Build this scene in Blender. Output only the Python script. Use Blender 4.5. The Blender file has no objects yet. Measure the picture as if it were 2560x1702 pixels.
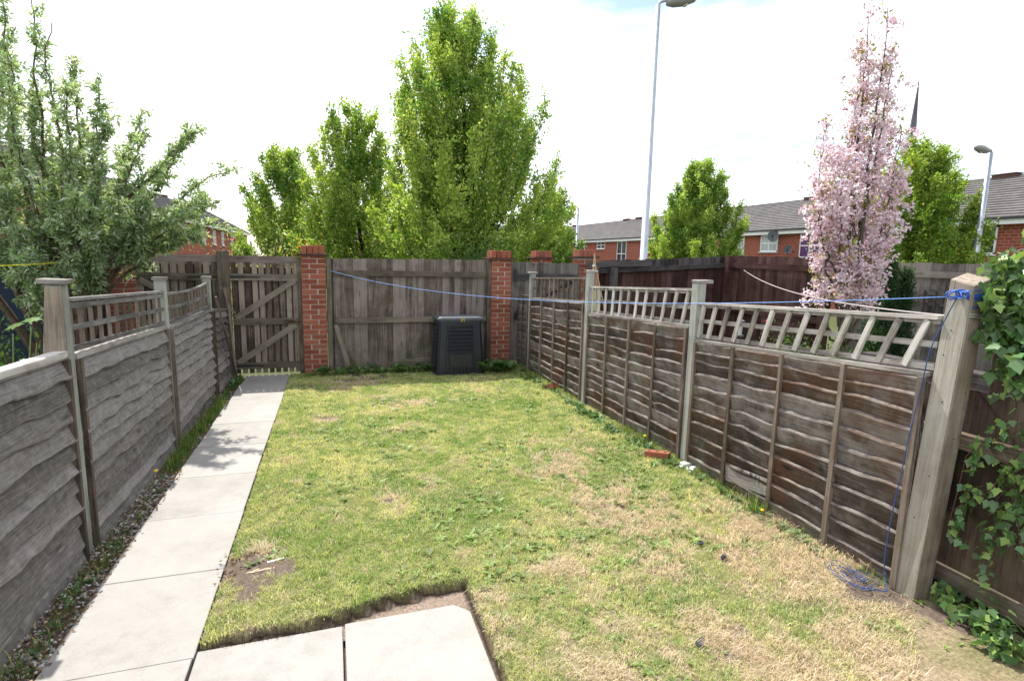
import bpy, math, random
import numpy as np
from mathutils import Vector, Matrix
sc = bpy.context.scene
COL = sc.collection
# ------------------------------------------------------------------ camera
YAW, PITCH, ROLL, FPX = 0.317956, 0.148963, 0.0233866, 1370.0
CAM = np.array([0.0, 0.0, 1.8])
def cam_axes():
    cy, sy, cp, sp = math.cos(YAW), math.sin(YAW), math.cos(PITCH), math.sin(PITCH)
    w = np.array([sy*cp, cy*cp, -sp]); r = np.array([cy, -sy, 0.0]); u = np.cross(r, w)
    cr, sr = math.cos(ROLL), math.sin(ROLL)
    return r*cr+u*sr, -r*sr+u*cr, w
_r, _u, _w = cam_axes()
cd = bpy.data.cameras.new('camera'); cam = bpy.data.objects.new('camera', cd); COL.objects.link(cam)
cd.sensor_width = 36; cd.lens = 36*FPX/2560; cd.clip_start = 0.05; cd.clip_end = 600
cam.matrix_world = Matrix(((_r[0], _u[0], -_w[0], CAM[0]), (_r[1], _u[1], -_w[1], CAM[1]), (_r[2], _u[2], -_w[2], CAM[2]), (0, 0, 0, 1)))
sc.camera = cam
# ------------------------------------------------------------------ light
SUNV = np.array([-0.14, 0.66, 1.0]); SUNV = SUNV/np.linalg.norm(SUNV)      # towards the sun
sl = bpy.data.lights.new('sun', 'SUN'); sl.energy = 4.3; sl.angle = math.radians(0.55); sl.color = (1.0, 0.95, 0.87)
so = bpy.data.objects.new('sun', sl); COL.objects.link(so)
so.rotation_euler = Vector(SUNV).to_track_quat('Z', 'Y').to_euler(); so.location = (0, 0, 20)
wd = bpy.data.worlds.new("World"); sc.world = wd; wd.use_nodes = True
nt = wd.node_tree; nt.nodes.clear()
wo = nt.nodes.new('ShaderNodeOutputWorld'); bg = nt.nodes.new('ShaderNodeBackground')
sky = nt.nodes.new('ShaderNodeTexSky'); sky.sky_type = 'NISHITA'; sky.sun_disc = False
sky.sun_elevation = math.asin(SUNV[2]); sky.sun_rotation = math.atan2(SUNV[0], SUNV[1])
bg.inputs[1].default_value = 0.12
bg2 = nt.nodes.new('ShaderNodeBackground'); bg2.inputs[0].default_value = (1.0, 1.0, 1.015, 1); bg2.inputs[1].default_value = 1.0
tc = nt.nodes.new('ShaderNodeTexCoord'); mp = nt.nodes.new('ShaderNodeMapping'); mp.inputs['Scale'].default_value = (1.0, 1.0, 3.2)
mp.inputs['Rotation'].default_value = (0.0, 0.12, 0.5); mp.inputs['Location'].default_value = (0.4, 1.0, 0.35)
nz = nt.nodes.new('ShaderNodeTexNoise'); nz.inputs['Scale'].default_value = 1.7; nz.inputs['Detail'].default_value = 8; nz.inputs['Roughness'].default_value = 0.58
rp = nt.nodes.new('ShaderNodeValToRGB'); rp.color_ramp.elements[0].position = 0.36; rp.color_ramp.elements[0].color = (0.0, 0.0, 0.0, 1); rp.color_ramp.elements[1].position = 0.56
mx = nt.nodes.new('ShaderNodeMixShader')
L = nt.links.new
L(tc.outputs['Generated'], mp.inputs[0]); L(mp.outputs[0], nz.inputs[0]); 
dp = nt.nodes.new('ShaderNodeVectorMath'); dp.operation = 'DOT_PRODUCT'; _d0 = _w*FPX+_r*1230+_u*560; _d0 = _d0/np.linalg.norm(_d0); dp.inputs[1].default_value = tuple(_d0)
cr_ = nt.nodes.new('ShaderNodeMapRange'); cr_.inputs['From Min'].default_value = .86; cr_.inputs['From Max'].default_value = 1.0; cr_.inputs['To Min'].default_value = 0.0; cr_.inputs['To Max'].default_value = .09
sb = nt.nodes.new('ShaderNodeMath'); sb.operation = 'SUBTRACT'       # thinner cloud low in the north-east
L(sky.outputs[0], bg.inputs[0]); L(rp.outputs[0], mx.inputs[0]); L(tc.outputs['Generated'], dp.inputs[0]); L(dp.outputs['Value'], cr_.inputs[0]); L(nz.outputs[0], sb.inputs[0]); L(cr_.outputs[0], sb.inputs[1]); L(sb.outputs[0], rp.inputs[0]); L(bg.outputs[0], mx.inputs[1]); L(bg2.outputs[0], mx.inputs[2]); L(mx.outputs[0], wo.inputs[0])
sc.view_settings.view_transform = 'Standard'; sc.view_settings.look = 'None'
sc.view_settings.exposure = 1.02; sc.view_settings.gamma = 1

# ------------------------------------------------------------------ helpers
def P(x, y, X=None, Y=None, Z=None):
    "a point seen at (x, y) of a 2358 px wide view, on a wall or ground plane of the place"
    s = 2560/2358.0
    d = _w*FPX + _r*(x*s-1280) - _u*(y*s-851)
    t = (X-CAM[0])/d[0] if X is not None else (Y-CAM[1])/d[1] if Y is not None else (Z-CAM[2])/d[2]
    return CAM + d*t
def ss(a, b, x):
    t = np.clip((x-a)/(b-a), 0, 1); return t*t*(3-2*t)
_ln = np.random.RandomState(5).rand(4, 256, 256)
def vnoise(x, y, k=0):
    x = np.asarray(x, float); y = np.asarray(y, float)
    xi = np.floor(x).astype(int); yi = np.floor(y).astype(int); fx = x-xi; fy = y-yi
    fx = fx*fx*(3-2*fx); fy = fy*fy*(3-2*fy); t = _ln[k % 4]
    a = t[xi % 256, yi % 256]; b = t[(xi+1) % 256, yi % 256]; c = t[xi % 256, (yi+1) % 256]; d = t[(xi+1) % 256, (yi+1) % 256]
    return a*(1-fx)*(1-fy)+b*fx*(1-fy)+c*(1-fx)*fy+d*fx*fy
def fbm(x, y, o=4, k=0):
    s = 0; a = .5; n = 0
    for i in range(o):
        s = s+a*vnoise(np.asarray(x)*2**i+17*i+k*31, np.asarray(y)*2**i+9*i, k+i); n += a; a *= .5
    return s/n
RND = random.Random(11)

class MB:
    "collects boxes, tubes and sheets of one mesh, each piece with a tint and grain coordinates"
    def __init__(s): s.v = []; s.f = []; s.t = []; s.g = []; s.m = []
    def add(s, vs, fs, gc=None, tint=None, m=0):
        n = len(s.v); tint = RND.random() if tint is None else tint
        s.v += [tuple(map(float, q)) for q in vs]; s.f += [tuple(i+n for i in f) for f in fs]
        s.g += [tuple(map(float, q)) for q in (gc if gc is not None else vs)]; s.t += [tint]*len(vs) if np.isscalar(tint) else list(tint); s.m += [m]*len(fs)
    def box(s, c, h, ax=None, tint=None, m=0, top=None, jit=0):
        "centre, half sizes, axes (3 rows), top = scale of the +z end"
        ax = np.eye(3) if ax is None else np.array(ax, float); c = np.array(c, float); order = np.argsort(-np.array(h))
        off = np.array([RND.uniform(0, 50) for _ in range(3)]); vs = []; gc = []
        for i in (-1, 1):
            for j in (-1, 1):
                for k in (-1, 1):
                    l = np.array([i*h[0], j*h[1], k*h[2]], float)
                    if jit: l = l+np.array([RND.uniform(-jit, jit) for _ in range(3)])
                    if top and k == 1: l[0] *= top[0]; l[1] *= top[1]
                    vs.append(c+l@ax); gc.append(off+np.array([l[order[0]], l[order[1]], l[order[2]]]))
        s.add(vs, [(0, 1, 3, 2), (4, 6, 7, 5), (0, 4, 5, 1), (2, 3, 7, 6), (0, 2, 6, 4), (1, 5, 7, 3)], gc, tint, m)
    def bb(s, a, b, **k):
        a = np.array(a, float); b = np.array(b, float); s.box((a+b)/2, np.abs(b-a)/2, **k)
    def bar(s, a, b, w, t, up=(0, 0, 1), **k):
        "a square bar from a to b: w across, t thick"
        a = np.array(a, float); b = np.array(b, float); z = b-a; ln = np.linalg.norm(z); z = z/ln
        x = np.cross(np.array(up, float), z)
        if np.linalg.norm(x) < 1e-4: x = np.cross((0, 1, 0), z)
        x /= np.linalg.norm(x); y = np.cross(z, x)
        s.box((a+b)/2, (w/2, t/2, ln/2), ax=[x, y, z], **k)
    def tube(s, pts, r, n=6, tint=None, m=0, cap=True):
        pts = np.array(pts, float); N = len(pts); r = np.full(N, r) if np.isscalar(r) else np.array(r, float)
        T = np.gradient(pts, axis=0); T /= (np.linalg.norm(T, axis=1)[:, None]+1e-9)
        up = np.array([0, 0, 1.]) if abs(T[0][2]) < .9 else np.array([1., 0, 0]); vs = []; gc = []; o = RND.uniform(0, 40); d = 0
        x = np.cross(up, T[0]); x /= np.linalg.norm(x)
        for i in range(N):
            x = x-T[i]*(x@T[i]); x /= np.linalg.norm(x)+1e-9; y = np.cross(T[i], x)
            if i: d += np.linalg.norm(pts[i]-pts[i-1])
            for j in range(n):
                a = 2*math.pi*j/n; vs.append(pts[i]+(x*math.cos(a)+y*math.sin(a))*r[i]); gc.append((o+d, o+math.cos(a)*r[i], math.sin(a)*r[i]))
        fs = [(i*n+j, i*n+(j+1) % n, (i+1)*n+(j+1) % n, (i+1)*n+j) for i in range(N-1) for j in range(n)]
        if cap: fs += [tuple(range(n-1, -1, -1)), tuple((N-1)*n+j for j in range(n))]
        s.add(vs, fs, gc, tint, m)
    def grid(s, A, gc=None, tint=None, m=0, flip=False):
        "A: rows x cols x 3"
        A = np.array(A, float); R, C = A.shape[:2]
        fs = [(i*C+j, i*C+j+1, (i+1)*C+j+1, (i+1)*C+j) for i in range(R-1) for j in range(C-1)]
        if flip: fs = [f[::-1] for f in fs]
        s.add(A.reshape(-1, 3), fs, None if gc is None else np.array(gc).reshape(-1, 3), tint, m)
    def mesh(s, name, mats, smooth=False):
        me = bpy.data.meshes.new(name); me.from_pydata(s.v, [], s.f); me.update()
        a = me.attributes.new('gc', 'FLOAT_VECTOR', 'POINT'); a.data.foreach_set('vector', np.array(s.g, 'f').ravel())
        a = me.attributes.new('tint', 'FLOAT', 'POINT'); a.data.foreach_set('value', np.array(s.t, 'f'))
        for mm in (mats if isinstance(mats, (list, tuple)) else [mats]): me.materials.append(mm)
        if any(s.m): me.polygons.foreach_set('material_index', np.array(s.m, 'i'))
        if smooth: me.polygons.foreach_set('use_smooth', [True]*len(me.polygons))
        return me

def tag(o, label=None, cat=None, group=None, kind=None):
    if label: o['label'] = label
    if cat: o['category'] = cat
    if group: o['group'] = group
    if kind: o['kind'] = kind
    return o
def root(name, loc, label, cat, group=None):
    o = bpy.data.objects.new(name, None); COL.objects.link(o); o.location = tuple(map(float, loc)); o.empty_display_size = .2
    return tag(o, label, cat, group)
def part(name, me, parent, bevel=0):
    if isinstance(me, tuple): me = me[0].mesh(name, *me[1:])
    o = bpy.data.objects.new(name, me); COL.objects.link(o); o.parent = parent
    if parent.type == 'EMPTY': o.location = -parent.location
    if bevel: bv(o, bevel)
    return o
def bv(o, w):
    b = o.modifiers.new('bevel', 'BEVEL'); b.width = w; b.segments = 2; b.limit_method = 'ANGLE'; b.angle_limit = math.radians(40)
def single(name, mb, mat, label, cat, group=None, kind=None, smooth=False, bevel=0, origin=None):
    me = mb.mesh(name, mat, smooth) if isinstance(mb, MB) else mb
    o = bpy.data.objects.new(name, me); COL.objects.link(o)
    if kind != 'structure' or origin is not None:
        n = len(me.vertices); a = np.empty(n*3, 'f'); me.vertices.foreach_get('co', a); a = a.reshape(-1, 3)
        org = np.array(origin, 'f') if origin is not None else np.array([a[:, 0].mean(), a[:, 1].mean(), a[:, 2].min()], 'f')
        me.vertices.foreach_set('co', (a-org).ravel()); me.update(); o.location = tuple(float(q) for q in org)
    if bevel: bv(o, bevel)
    return tag(o, label, cat, group, kind)

def np_mesh(name, V, F, mat, col=None, smooth=False, gc=None, tint=None):
    "big mesh from arrays; F: n x k equal-sized faces (or list of such arrays)"
    Fs = F if isinstance(F, list) else [F]; Fs = [f for f in Fs if len(f)]
    me = bpy.data.meshes.new(name); V = np.asarray(V, 'f')
    loops = np.concatenate([f.ravel() for f in Fs]).astype('i'); cnt = np.concatenate([np.full(len(f), f.shape[1]) for f in Fs]).astype('i')
    me.vertices.add(len(V)); me.vertices.foreach_set('co', V.ravel()); me.loops.add(len(loops)); me.loops.foreach_set('vertex_index', loops)
    me.polygons.add(len(cnt)); me.polygons.foreach_set('loop_start', np.concatenate([[0], np.cumsum(cnt)[:-1]]).astype('i'))
    try: me.polygons.foreach_set('loop_total', cnt)
    except Exception: pass
    if smooth: me.polygons.foreach_set('use_smooth', np.ones(len(cnt), bool))
    me.update(calc_edges=True)
    if col is not None:
        a = me.attributes.new('col', 'FLOAT_COLOR', 'POINT'); c = np.ones((len(V), 4), 'f'); c[:, :3] = col; a.data.foreach_set('color', c.ravel())
    if tint is not None:
        a = me.attributes.new('tint', 'FLOAT', 'POINT'); a.data.foreach_set('value', np.asarray(tint, 'f'))
    me.materials.append(mat)
    return me

# ------------------------------------------------------------------ materials
class NM:
    def __init__(s, name, rough=.8, spec=.3):
        s.m = bpy.data.materials.new(name); s.m.use_nodes = True; s.t = s.m.node_tree; s.n = s.t.nodes
        s.b = s.n['Principled BSDF']; s.b.inputs['Roughness'].default_value = rough; s.b.inputs['Specular IOR Level'].default_value = spec
    def N(s, ty, **k):
        n = s.n.new(ty)
        for a, v in k.items():
            if a.startswith('i_'):
                key = a[2:]; key = int(key) if key.isdigit() else key.replace('_', ' '); n.inputs[key].default_value = v
            else: setattr(n, a, v)
        return n
    def L(s, a, b): s.t.links.new(a, b)
    def attr(s, name, out='Vector'): return s.N('ShaderNodeAttribute', attribute_name=name).outputs[out]
    def pos(s): return s.N('ShaderNodeNewGeometry').outputs['Position']
    def map(s, v, scale, loc=(0, 0, 0)):
        m = s.N('ShaderNodeMapping'); m.inputs['Scale'].default_value = scale; m.inputs['Location'].default_value = loc; s.L(v, m.inputs[0]); return m.outputs[0]
    def noise(s, v, sc=1, det=4, ro=.55, dist=0):
        n = s.N('ShaderNodeTexNoise', i_Scale=sc, i_Detail=det, i_Roughness=ro, i_Distortion=dist); s.L(v, n.inputs['Vector']); return n.outputs[0]
    def ramp(s, f, stops):
        r = s.N('ShaderNodeValToRGB'); e = r.color_ramp.elements
        while len(e) < len(stops): e.new(.5)
        for q, (p, c) in zip(e, stops): q.position = p; q.color = (c, c, c, 1) if np.isscalar(c) else (*c, 1)
        s.L(f, r.inputs[0]); return r.outputs[0]
    def mix(s, f, a, b, mode='MIX'):
        m = s.N('ShaderNodeMix', data_type='RGBA', blend_type=mode)
        for v, k in ((f, 0), (a, 6), (b, 7)):
            if isinstance(v, (int, float)): m.inputs[k].default_value = v if k == 0 else (v, v, v, 1)
            elif isinstance(v, tuple): m.inputs[k].default_value = (*v, 1)
            else: s.L(v, m.inputs[k])
        return m.outputs[2]
    def math(s, op, a, b=0.0, clamp=False):
        m = s.N('ShaderNodeMath', operation=op, use_clamp=clamp)
        for v, k in ((a, 0), (b, 1)):
            if isinstance(v, (int, float)): m.inputs[k].default_value = v
            else: s.L(v, m.inputs[k])
        return m.outputs[0]
    def sep(s, v):
        x = s.N('ShaderNodeSeparateXYZ'); s.L(v, x.inputs[0]); return x.outputs
    def bump(s, h, st=.4, d=.01):
        b = s.N('ShaderNodeBump', i_Strength=st, i_Distance=d); s.L(h, b.inputs['Height']); s.L(b.outputs[0], s.b.inputs['Normal'])
    def col(s, c): s.L(c, s.b.inputs['Base Color']); return s.m

def wood(name, dark, mid, light, moss=0.0, knots=.5, stain=None, rough=.85, bump=.5, contrast=1.0, red=0.0, edge=None, grain=1.0, tv=.2, wt=(.42, .34, .34), bs=4.2):
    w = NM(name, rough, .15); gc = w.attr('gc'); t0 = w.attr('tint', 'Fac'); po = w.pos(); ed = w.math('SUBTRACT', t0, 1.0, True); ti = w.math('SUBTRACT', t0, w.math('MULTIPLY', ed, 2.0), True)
    fine = w.noise(w.map(gc, (2.2*grain, 55*grain, 30)), 1, 6, .65, .3)
    big = w.noise(w.map(gc, (1.1, 7, 5)), 1, 4, .6, .6)
    blot = w.noise(po, bs, 6, .68, .5)
    f = w.math('ADD', w.math('MULTIPLY', fine, wt[0]*contrast), w.math('MULTIPLY', big, wt[1])); f = w.math('ADD', f, w.math('MULTIPLY', blot, wt[2])); f = w.math('ADD', f, w.math('MULTIPLY', w.math('SUBTRACT', ti, .5), tv))
    c = w.ramp(f, [(.40, dark), (.53, mid), (.67, light)])
    if red: c = w.mix(w.math('MULTIPLY', w.ramp(w.noise(po, 2.3, 4, .6), [(.47, 0.), (.68, 1.)]), red), c, (.115, .048, .022))
    # knots and cracks
    vo = w.N('ShaderNodeTexVoronoi', i_Scale=1.0); w.L(w.map(gc, (2.2, 7.5, .3)), vo.inputs['Vector'])
    k = w.ramp(vo.outputs['Distance'], [(.05, 1.), (.16, 0.)]); c = w.mix(w.math('MULTIPLY', k, knots), c, tuple(q*.35 for q in dark))
    cr = w.noise(w.map(gc, (1.2, 90, 40), (3, 5, 7)), 1, 3, .5); crk = w.ramp(cr, [(.27, 1.), (.34, 0.)]); c = w.mix(w.math('MULTIPLY', crk, .6), c, tuple(q*.4 for q in dark))
    if moss:
        z = w.sep(po)[2]; g = w.noise(po, 3.0, 5, .6); low = w.ramp(z, [(.0, 1.), (.55, .25)])
        mk = w.math('MULTIPLY', w.math('MULTIPLY', w.ramp(g, [(.42, 0.), (.66, 1.)]), low), moss); c = w.mix(mk, c, (.075, .085, .028))
    if stain: c = w.mix(w.math('MULTIPLY', w.ramp(w.noise(po, 1.7, 4, .6), [(.45, 0.), (.62, 1.)]), stain[0]), c, stain[1])
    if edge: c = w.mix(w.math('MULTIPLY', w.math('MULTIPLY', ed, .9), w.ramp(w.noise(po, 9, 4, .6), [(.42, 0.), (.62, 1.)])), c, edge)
    h = w.math('SUBTRACT', fine, w.math('MULTIPLY', crk, .8)); w.bump(h, bump, .006)
    return w.col(c)
def plain(name, c, rough=.6, spec=.3, var=.15, sc=8, metal=0, bump=0):
    w = NM(name, rough, spec); n = w.noise(w.pos(), sc, 5, .6); w.b.inputs['Metallic'].default_value = metal
    if bump: w.bump(n, bump, .005)
    return w.col(w.ramp(n, [(.3, tuple(q*(1-var) for q in c)), (.7, tuple(min(1, q*(1+var)) for q in c))]))
def leafmat(name, rough=.5, spec=.35, trans=.42, tt=(1.3, 1.3, .7)):
    w = NM(name, rough, spec); c = w.attr('col', 'Color'); w.L(c, w.b.inputs['Base Color'])
    t = w.N('ShaderNodeBsdfTranslucent'); m = w.N('ShaderNodeMixShader', i_0=trans); out = w.n['Material Output']
    w.L(w.mix(1.0, c, tt, 'MULTIPLY'), t.inputs[0]); w.L(w.b.outputs[0], m.inputs[1]); w.L(t.outputs[0], m.inputs[2]); w.L(m.outputs[0], out.inputs[0])
    return w.m

M = {}
M['lap_grey'] = wood('lap_grey_weathered', (.088, .077, .072), (.165, .149, .140), (.268, .248, .237), moss=.25, knots=.6, bump=.8, edge=(.035, .026, .022), grain=2.3, wt=(.50, .14, .42), bs=17)  # dark edge colour: bark, plus the shade line under each lap painted in
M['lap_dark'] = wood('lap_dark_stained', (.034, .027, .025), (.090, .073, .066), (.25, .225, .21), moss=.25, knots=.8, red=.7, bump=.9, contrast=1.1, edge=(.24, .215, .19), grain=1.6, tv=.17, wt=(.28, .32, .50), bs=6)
M['batten'] = wood('batten_brown', (.045, .034, .026), (.125, .095, .075), (.22, .18, .15), moss=.5)
M['rail_grey'] = wood('rail_silvered', (.07, .062, .055), (.19, .172, .158), (.34, .315, .29), moss=.2, knots=.5, bump=.9)
M['post_cream'] = wood('post_cream', (.15, .13, .105), (.29, .265, .225), (.40, .375, .33), moss=.3, knots=.4, bump=.5)
M['rail_dark'] = wood('rail_dark_grey', (.05, .045, .042), (.13, .12, .113), (.25, .235, .225), moss=.1, knots=.5, bump=.9)
M['rail_pale'] = wood('rail_pale_silver', (.10, .088, .078), (.30, .275, .25), (.52, .49, .46), moss=.05, knots=.6, bump=.9)
M['post_green'] = wood('post_treated', (.13, .128, .11), (.25, .252, .225), (.36, .365, .335), moss=.25, knots=.4, bump=.5)
M['post_tan'] = wood('post_tan', (.12, .095, .075), (.25, .205, .165), (.36, .31, .26), moss=.35, knots=.5)
M['close'] = wood('closeboard_brown', (.04, .030, .027), (.125, .098, .088), (.25, .21, .195), moss=1.0, knots=.5, bump=.7, contrast=1.2, tv=.2)
M['gate'] = wood('gate_boards', (.06, .047, .038), (.18, .148, .122), (.30, .255, .215), moss=.3, knots=.5, tv=.34)
M['gate_rail'] = wood('gate_ledges', (.07, .057, .045), (.145, .122, .098), (.23, .20, .165), moss=.5, knots=.5)
M['black'] = wood('black_stained', (.012, .011, .012), (.035, .030, .031), (.095, .085, .083), moss=.2, knots=.4, contrast=1.2)
M['red'] = wood('red_brown_stained', (.028, .012, .011), (.062, .030, .027), (.11, .062, .056), moss=.25, knots=.3)
M['ivywood'] = wood('ivy_fence_boards', (.022, .014, .013), (.062, .041, .036), (.12, .085, .075), moss=.5, knots=.6)
M['greyfar'] = wood('grey_far_fence', (.05, .042, .038), (.115, .10, .092), (.2, .18, .165), moss=.2)
M['cane'] = plain('bamboo', (.42, .30, .2), .6)
M['bin'] = plain('bin_plastic', (.012, .015, .026), .36, .5, .18, 14)
M['lid'] = plain('bin_lid_plastic', (.07, .082, .095), .32, .5, .2, 10)
M['navy'] = plain('navy_paint', (.012, .028, .062), .6, .3, .25, 5)
M['iron'] = plain('black_iron', (.012, .012, .016), .5, .5, .3, 20)
M['rust'] = plain('rusty_iron', (.06, .03, .018), .7, .3, .4, 40)
M['galv'] = plain('galvanised_steel', (.33, .37, .43), .45, .5, .12, 6, metal=.35)
M['lamp'] = plain('lamp_grey', (.22, .22, .21), .5, .4, .1)
M['glassbowl'] = plain('lamp_bowl', (.5, .5, .47), .25, .5, .1)
M['rope'] = plain('blue_rope', (.025, .10, .40), .55, .4, .25, 60)
M['rope_dull'] = plain('blue_rope_soiled', (.035, .07, .20), .7, .2, .3, 60)
M['rope_pale'] = plain('blue_washing_line', (.14, .30, .72), .5, .4, .15, 60)
M['rope_grey'] = plain('grey_cord', (.36, .33, .33), .7)
M['yellow'] = plain('yellow_cord', (.55, .50, .02), .5)
M['brass'] = plain('brass', (.45, .32, .12), .4, .5, metal=.7)
M['upvc'] = plain('white_upvc', (.78, .79, .80), .4, .4, .03)
M['stone'] = plain('pale_pebble', (.40, .38, .37), .8, .3, .45, 30, bump=.3)
M['spire'] = plain('spire_stone', (.10, .10, .11), .9, .2, .2, .3)
M['litter'] = plain('white_litter', (.75, .75, .76), .5, .3, .08, 40)
M['dark_litter'] = plain('dark_litter', (.03, .035, .05), .5, .3)
M['leaf'] = leafmat('leaf'); M['petal'] = leafmat('petal', .6, .2, .5, (1.02, .98, .98)); M['waxy'] = leafmat('waxy_leaf', .33, .55, .25); M['blade'] = leafmat('grass_blade', .55, .25, .35)
def bark(name, a, b):
    w = NM(name, .9, .1); n = w.noise(w.map(w.attr('gc'), (6, 60, 60)), 1, 5, .65); w.bump(n, .8, .01); return w.col(w.ramp(n, [(.35, a), (.65, b)]))
M['bark'] = bark('bark_dark', (.025, .02, .018), (.085, .07, .06)); M['bark_brown'] = bark('bark_brown', (.06, .042, .03), (.17, .125, .09)); M['bark_grey'] = bark('bark_greygreen', (.05, .045, .03), (.14, .125, .09))

def concrete():
    w = NM('slab_concrete', .85, .2); po = w.pos()
    a = w.noise(po, 2.0, 5, .6); b = w.noise(po, 90, 3, .6); d = w.noise(po, 12, 5, .65)
    f = w.math('ADD', w.math('MULTIPLY', a, .5), w.math('MULTIPLY', d, .3)); f = w.math('ADD', f, w.math('MULTIPLY', b, .2)); f = w.math('ADD', f, w.math('MULTIPLY', w.math('SUBTRACT', w.attr('tint', 'Fac'), .5), .12))
    c = w.ramp(f, [(.33, (.22, .209, .194)), (.48, (.285, .273, .257)), (.66, (.33, .32, .303))])
    st = w.ramp(w.noise(po, 5.5, 6, .7), [(.60, 0.), (.74, 1.)]); c = w.mix(w.math('MULTIPLY', st, .45), c, (.20, .18, .15)); s2 = w.ramp(w.noise(po, 1.1, 6, .65, 1.2), [(.48, 0.), (.7, 1.)]); c = w.mix(w.math('MULTIPLY', s2, .28), c, (.25, .225, .20))
    sp = w.ramp(w.noise(po, 160, 2, .5), [(.66, 0.), (.72, 1.)]); c = w.mix(w.math('MULTIPLY', sp, .5), c, (.17, .16, .15))
    w.bump(w.math('ADD', b, w.math('MULTIPLY', d, .6)), .35, .004); return w.col(c)
M['slab'] = concrete()
def soil(name, a, b, c3):
    w = NM(name, .95, .1); po = w.pos(); n = w.noise(po, 30, 6, .7); n2 = w.noise(po, 4, 5, .6); w.bump(n, 1.0, .015)
    return w.col(w.mix(w.ramp(n2, [(.4, 0.), (.65, 1.)]), w.ramp(n, [(.35, a), (.65, b)]), c3))
M['soil'] = soil('soil', (.055, .040, .030), (.16, .125, .098), (.12, .09, .07))
M['verge'] = soil('verge_ground', (.04, .055, .02), (.10, .11, .05), (.08, .09, .035))
def lawnmat():
    w = NM('lawn_ground', .95, .1); n = w.noise(w.pos(), 60, 6, .7); w.bump(n, 1.0, .012)
    return w.col(w.mix(1.0, w.ramp(n, [(.3, .35), (.7, 1.)]), w.attr('col', 'Color'), 'MULTIPLY'))
M['lawn'] = lawnmat()
def brickmat():
    w = NM('red_brick', .85, .2); t = w.attr('tint', 'Fac'); n = w.noise(w.pos(), 45, 5, .7); big = w.noise(w.pos(), 6, 4, .6)
    c = w.ramp(t, [(0., (.20, .055, .036)), (.3, (.27, .078, .048)), (.55, (.33, .10, .062)), (.8, (.25, .085, .05)), (1., (.36, .13, .08))])
    c = w.mix(w.math('MULTIPLY', w.ramp(n, [(.35, 0.), (.7, 1.)]), .35), c, (.12, .05, .035)); c = w.mix(w.ramp(big, [(.5, 0.), (.8, .5)]), c, (.26, .17, .12))
    w.bump(n, .6, .006); return w.col(c)
M['brick'] = brickmat(); M['mortar'] = plain('mortar', (.42, .36, .31), .9, .1, .2, 30, bump=.4); M['tile'] = plain('creasing_tile', (.10, .055, .045), .85, .2, .35, 20, bump=.3)
def wallmat(name, ax):
    w = NM(name, .9, .1); x, y, z = w.sep(w.pos()); c = w.N('ShaderNodeCombineXYZ'); w.L(y if ax == 'y' else x, c.inputs[0]); w.L(z, c.inputs[1])
    b = w.N('ShaderNodeTexBrick', i_Scale=1.0, i_Brick_Width=.34, i_Row_Height=.15, i_Mortar_Size=.012); b.inputs['Color1'].default_value = (.30, .075, .045, 1); b.inputs['Color2'].default_value = (.22, .05, .035, 1); b.inputs['Mortar'].default_value = (.36, .25, .20, 1)
    w.L(c.outputs[0], b.inputs[0]); n = w.noise(w.pos(), .8, 4, .6)
    return w.col(w.mix(w.ramp(n, [(.4, 0.), (.7, .35)]), b.outputs[0], (.34, .13, .09)))
M['wall_y'] = wallmat('house_brick_side', 'y'); M['wall_x'] = wallmat('house_brick_front', 'x')
def roofmat(name, a, b):
    w = NM(name, .8, .25); x, y, z = w.sep(w.pos()); n = w.noise(w.pos(), 1.2, 5, .65); n2 = w.noise(w.map(w.pos(), (4, 4, 8)), 1, 2, .5)
    return w.col(w.mix(w.math('MULTIPLY', w.ramp(n2, [(.35, 0.), (.65, 1.)]), .5), w.ramp(n, [(.35, a), (.65, b)]), tuple(q*.7 for q in a)))
M['roof'] = roofmat('grey_roof_tiles', (.115, .108, .11), (.18, .168, .17))
def glass():
    w = NM('window_glass', .08, .6); n = w.noise(w.pos(), .7, 3, .6); return w.col(w.ramp(n, [(.4, (.015, .02, .025)), (.6, (.09, .10, .11))]))
M['glass'] = glass(); M['curtain'] = plain('net_curtain', (.42, .46, .47), .3, .5, .15, 3); M['purple'] = plain('purple_curtain', (.10, .03, .13), .4, .4, .4, 6)
M['flower_red'] = plain('red_petals', (.65, .02, .04), .5); M['flower_yellow'] = plain('yellow_petals', (.75, .5, .02), .6)
M['label'] = plain('pencil_mark', (.02, .016, .014), .9)

# ------------------------------------------------------------------ setting: terrain and ground
def terrain_z(x, y): return -0.09-1.1*np.maximum(ss(11, 24, y), ss(11, 26, x))
gx = np.concatenate([np.linspace(-260, -20, 9), np.linspace(-15, 35, 41), np.linspace(50, 300, 9)]); gy = np.concatenate([[-60, -20], np.linspace(-5, 40, 37), np.linspace(60, 420, 9)])
X, Y = np.meshgrid(gx, gy, indexing='ij'); Z = terrain_z(X, Y); C = len(gy)
idx = np.arange(len(gx)*C).reshape(len(gx), C); F = np.stack([idx[:-1, :-1], idx[1:, :-1], idx[1:, 1:], idx[:-1, 1:]], -1).reshape(-1, 4)
single('ground', np_mesh('ground', np.stack([X, Y, Z], -1).reshape(-1, 3), F, M['verge']), None, 'open grassy ground around the gardens and houses', 'ground', kind='structure')

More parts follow.
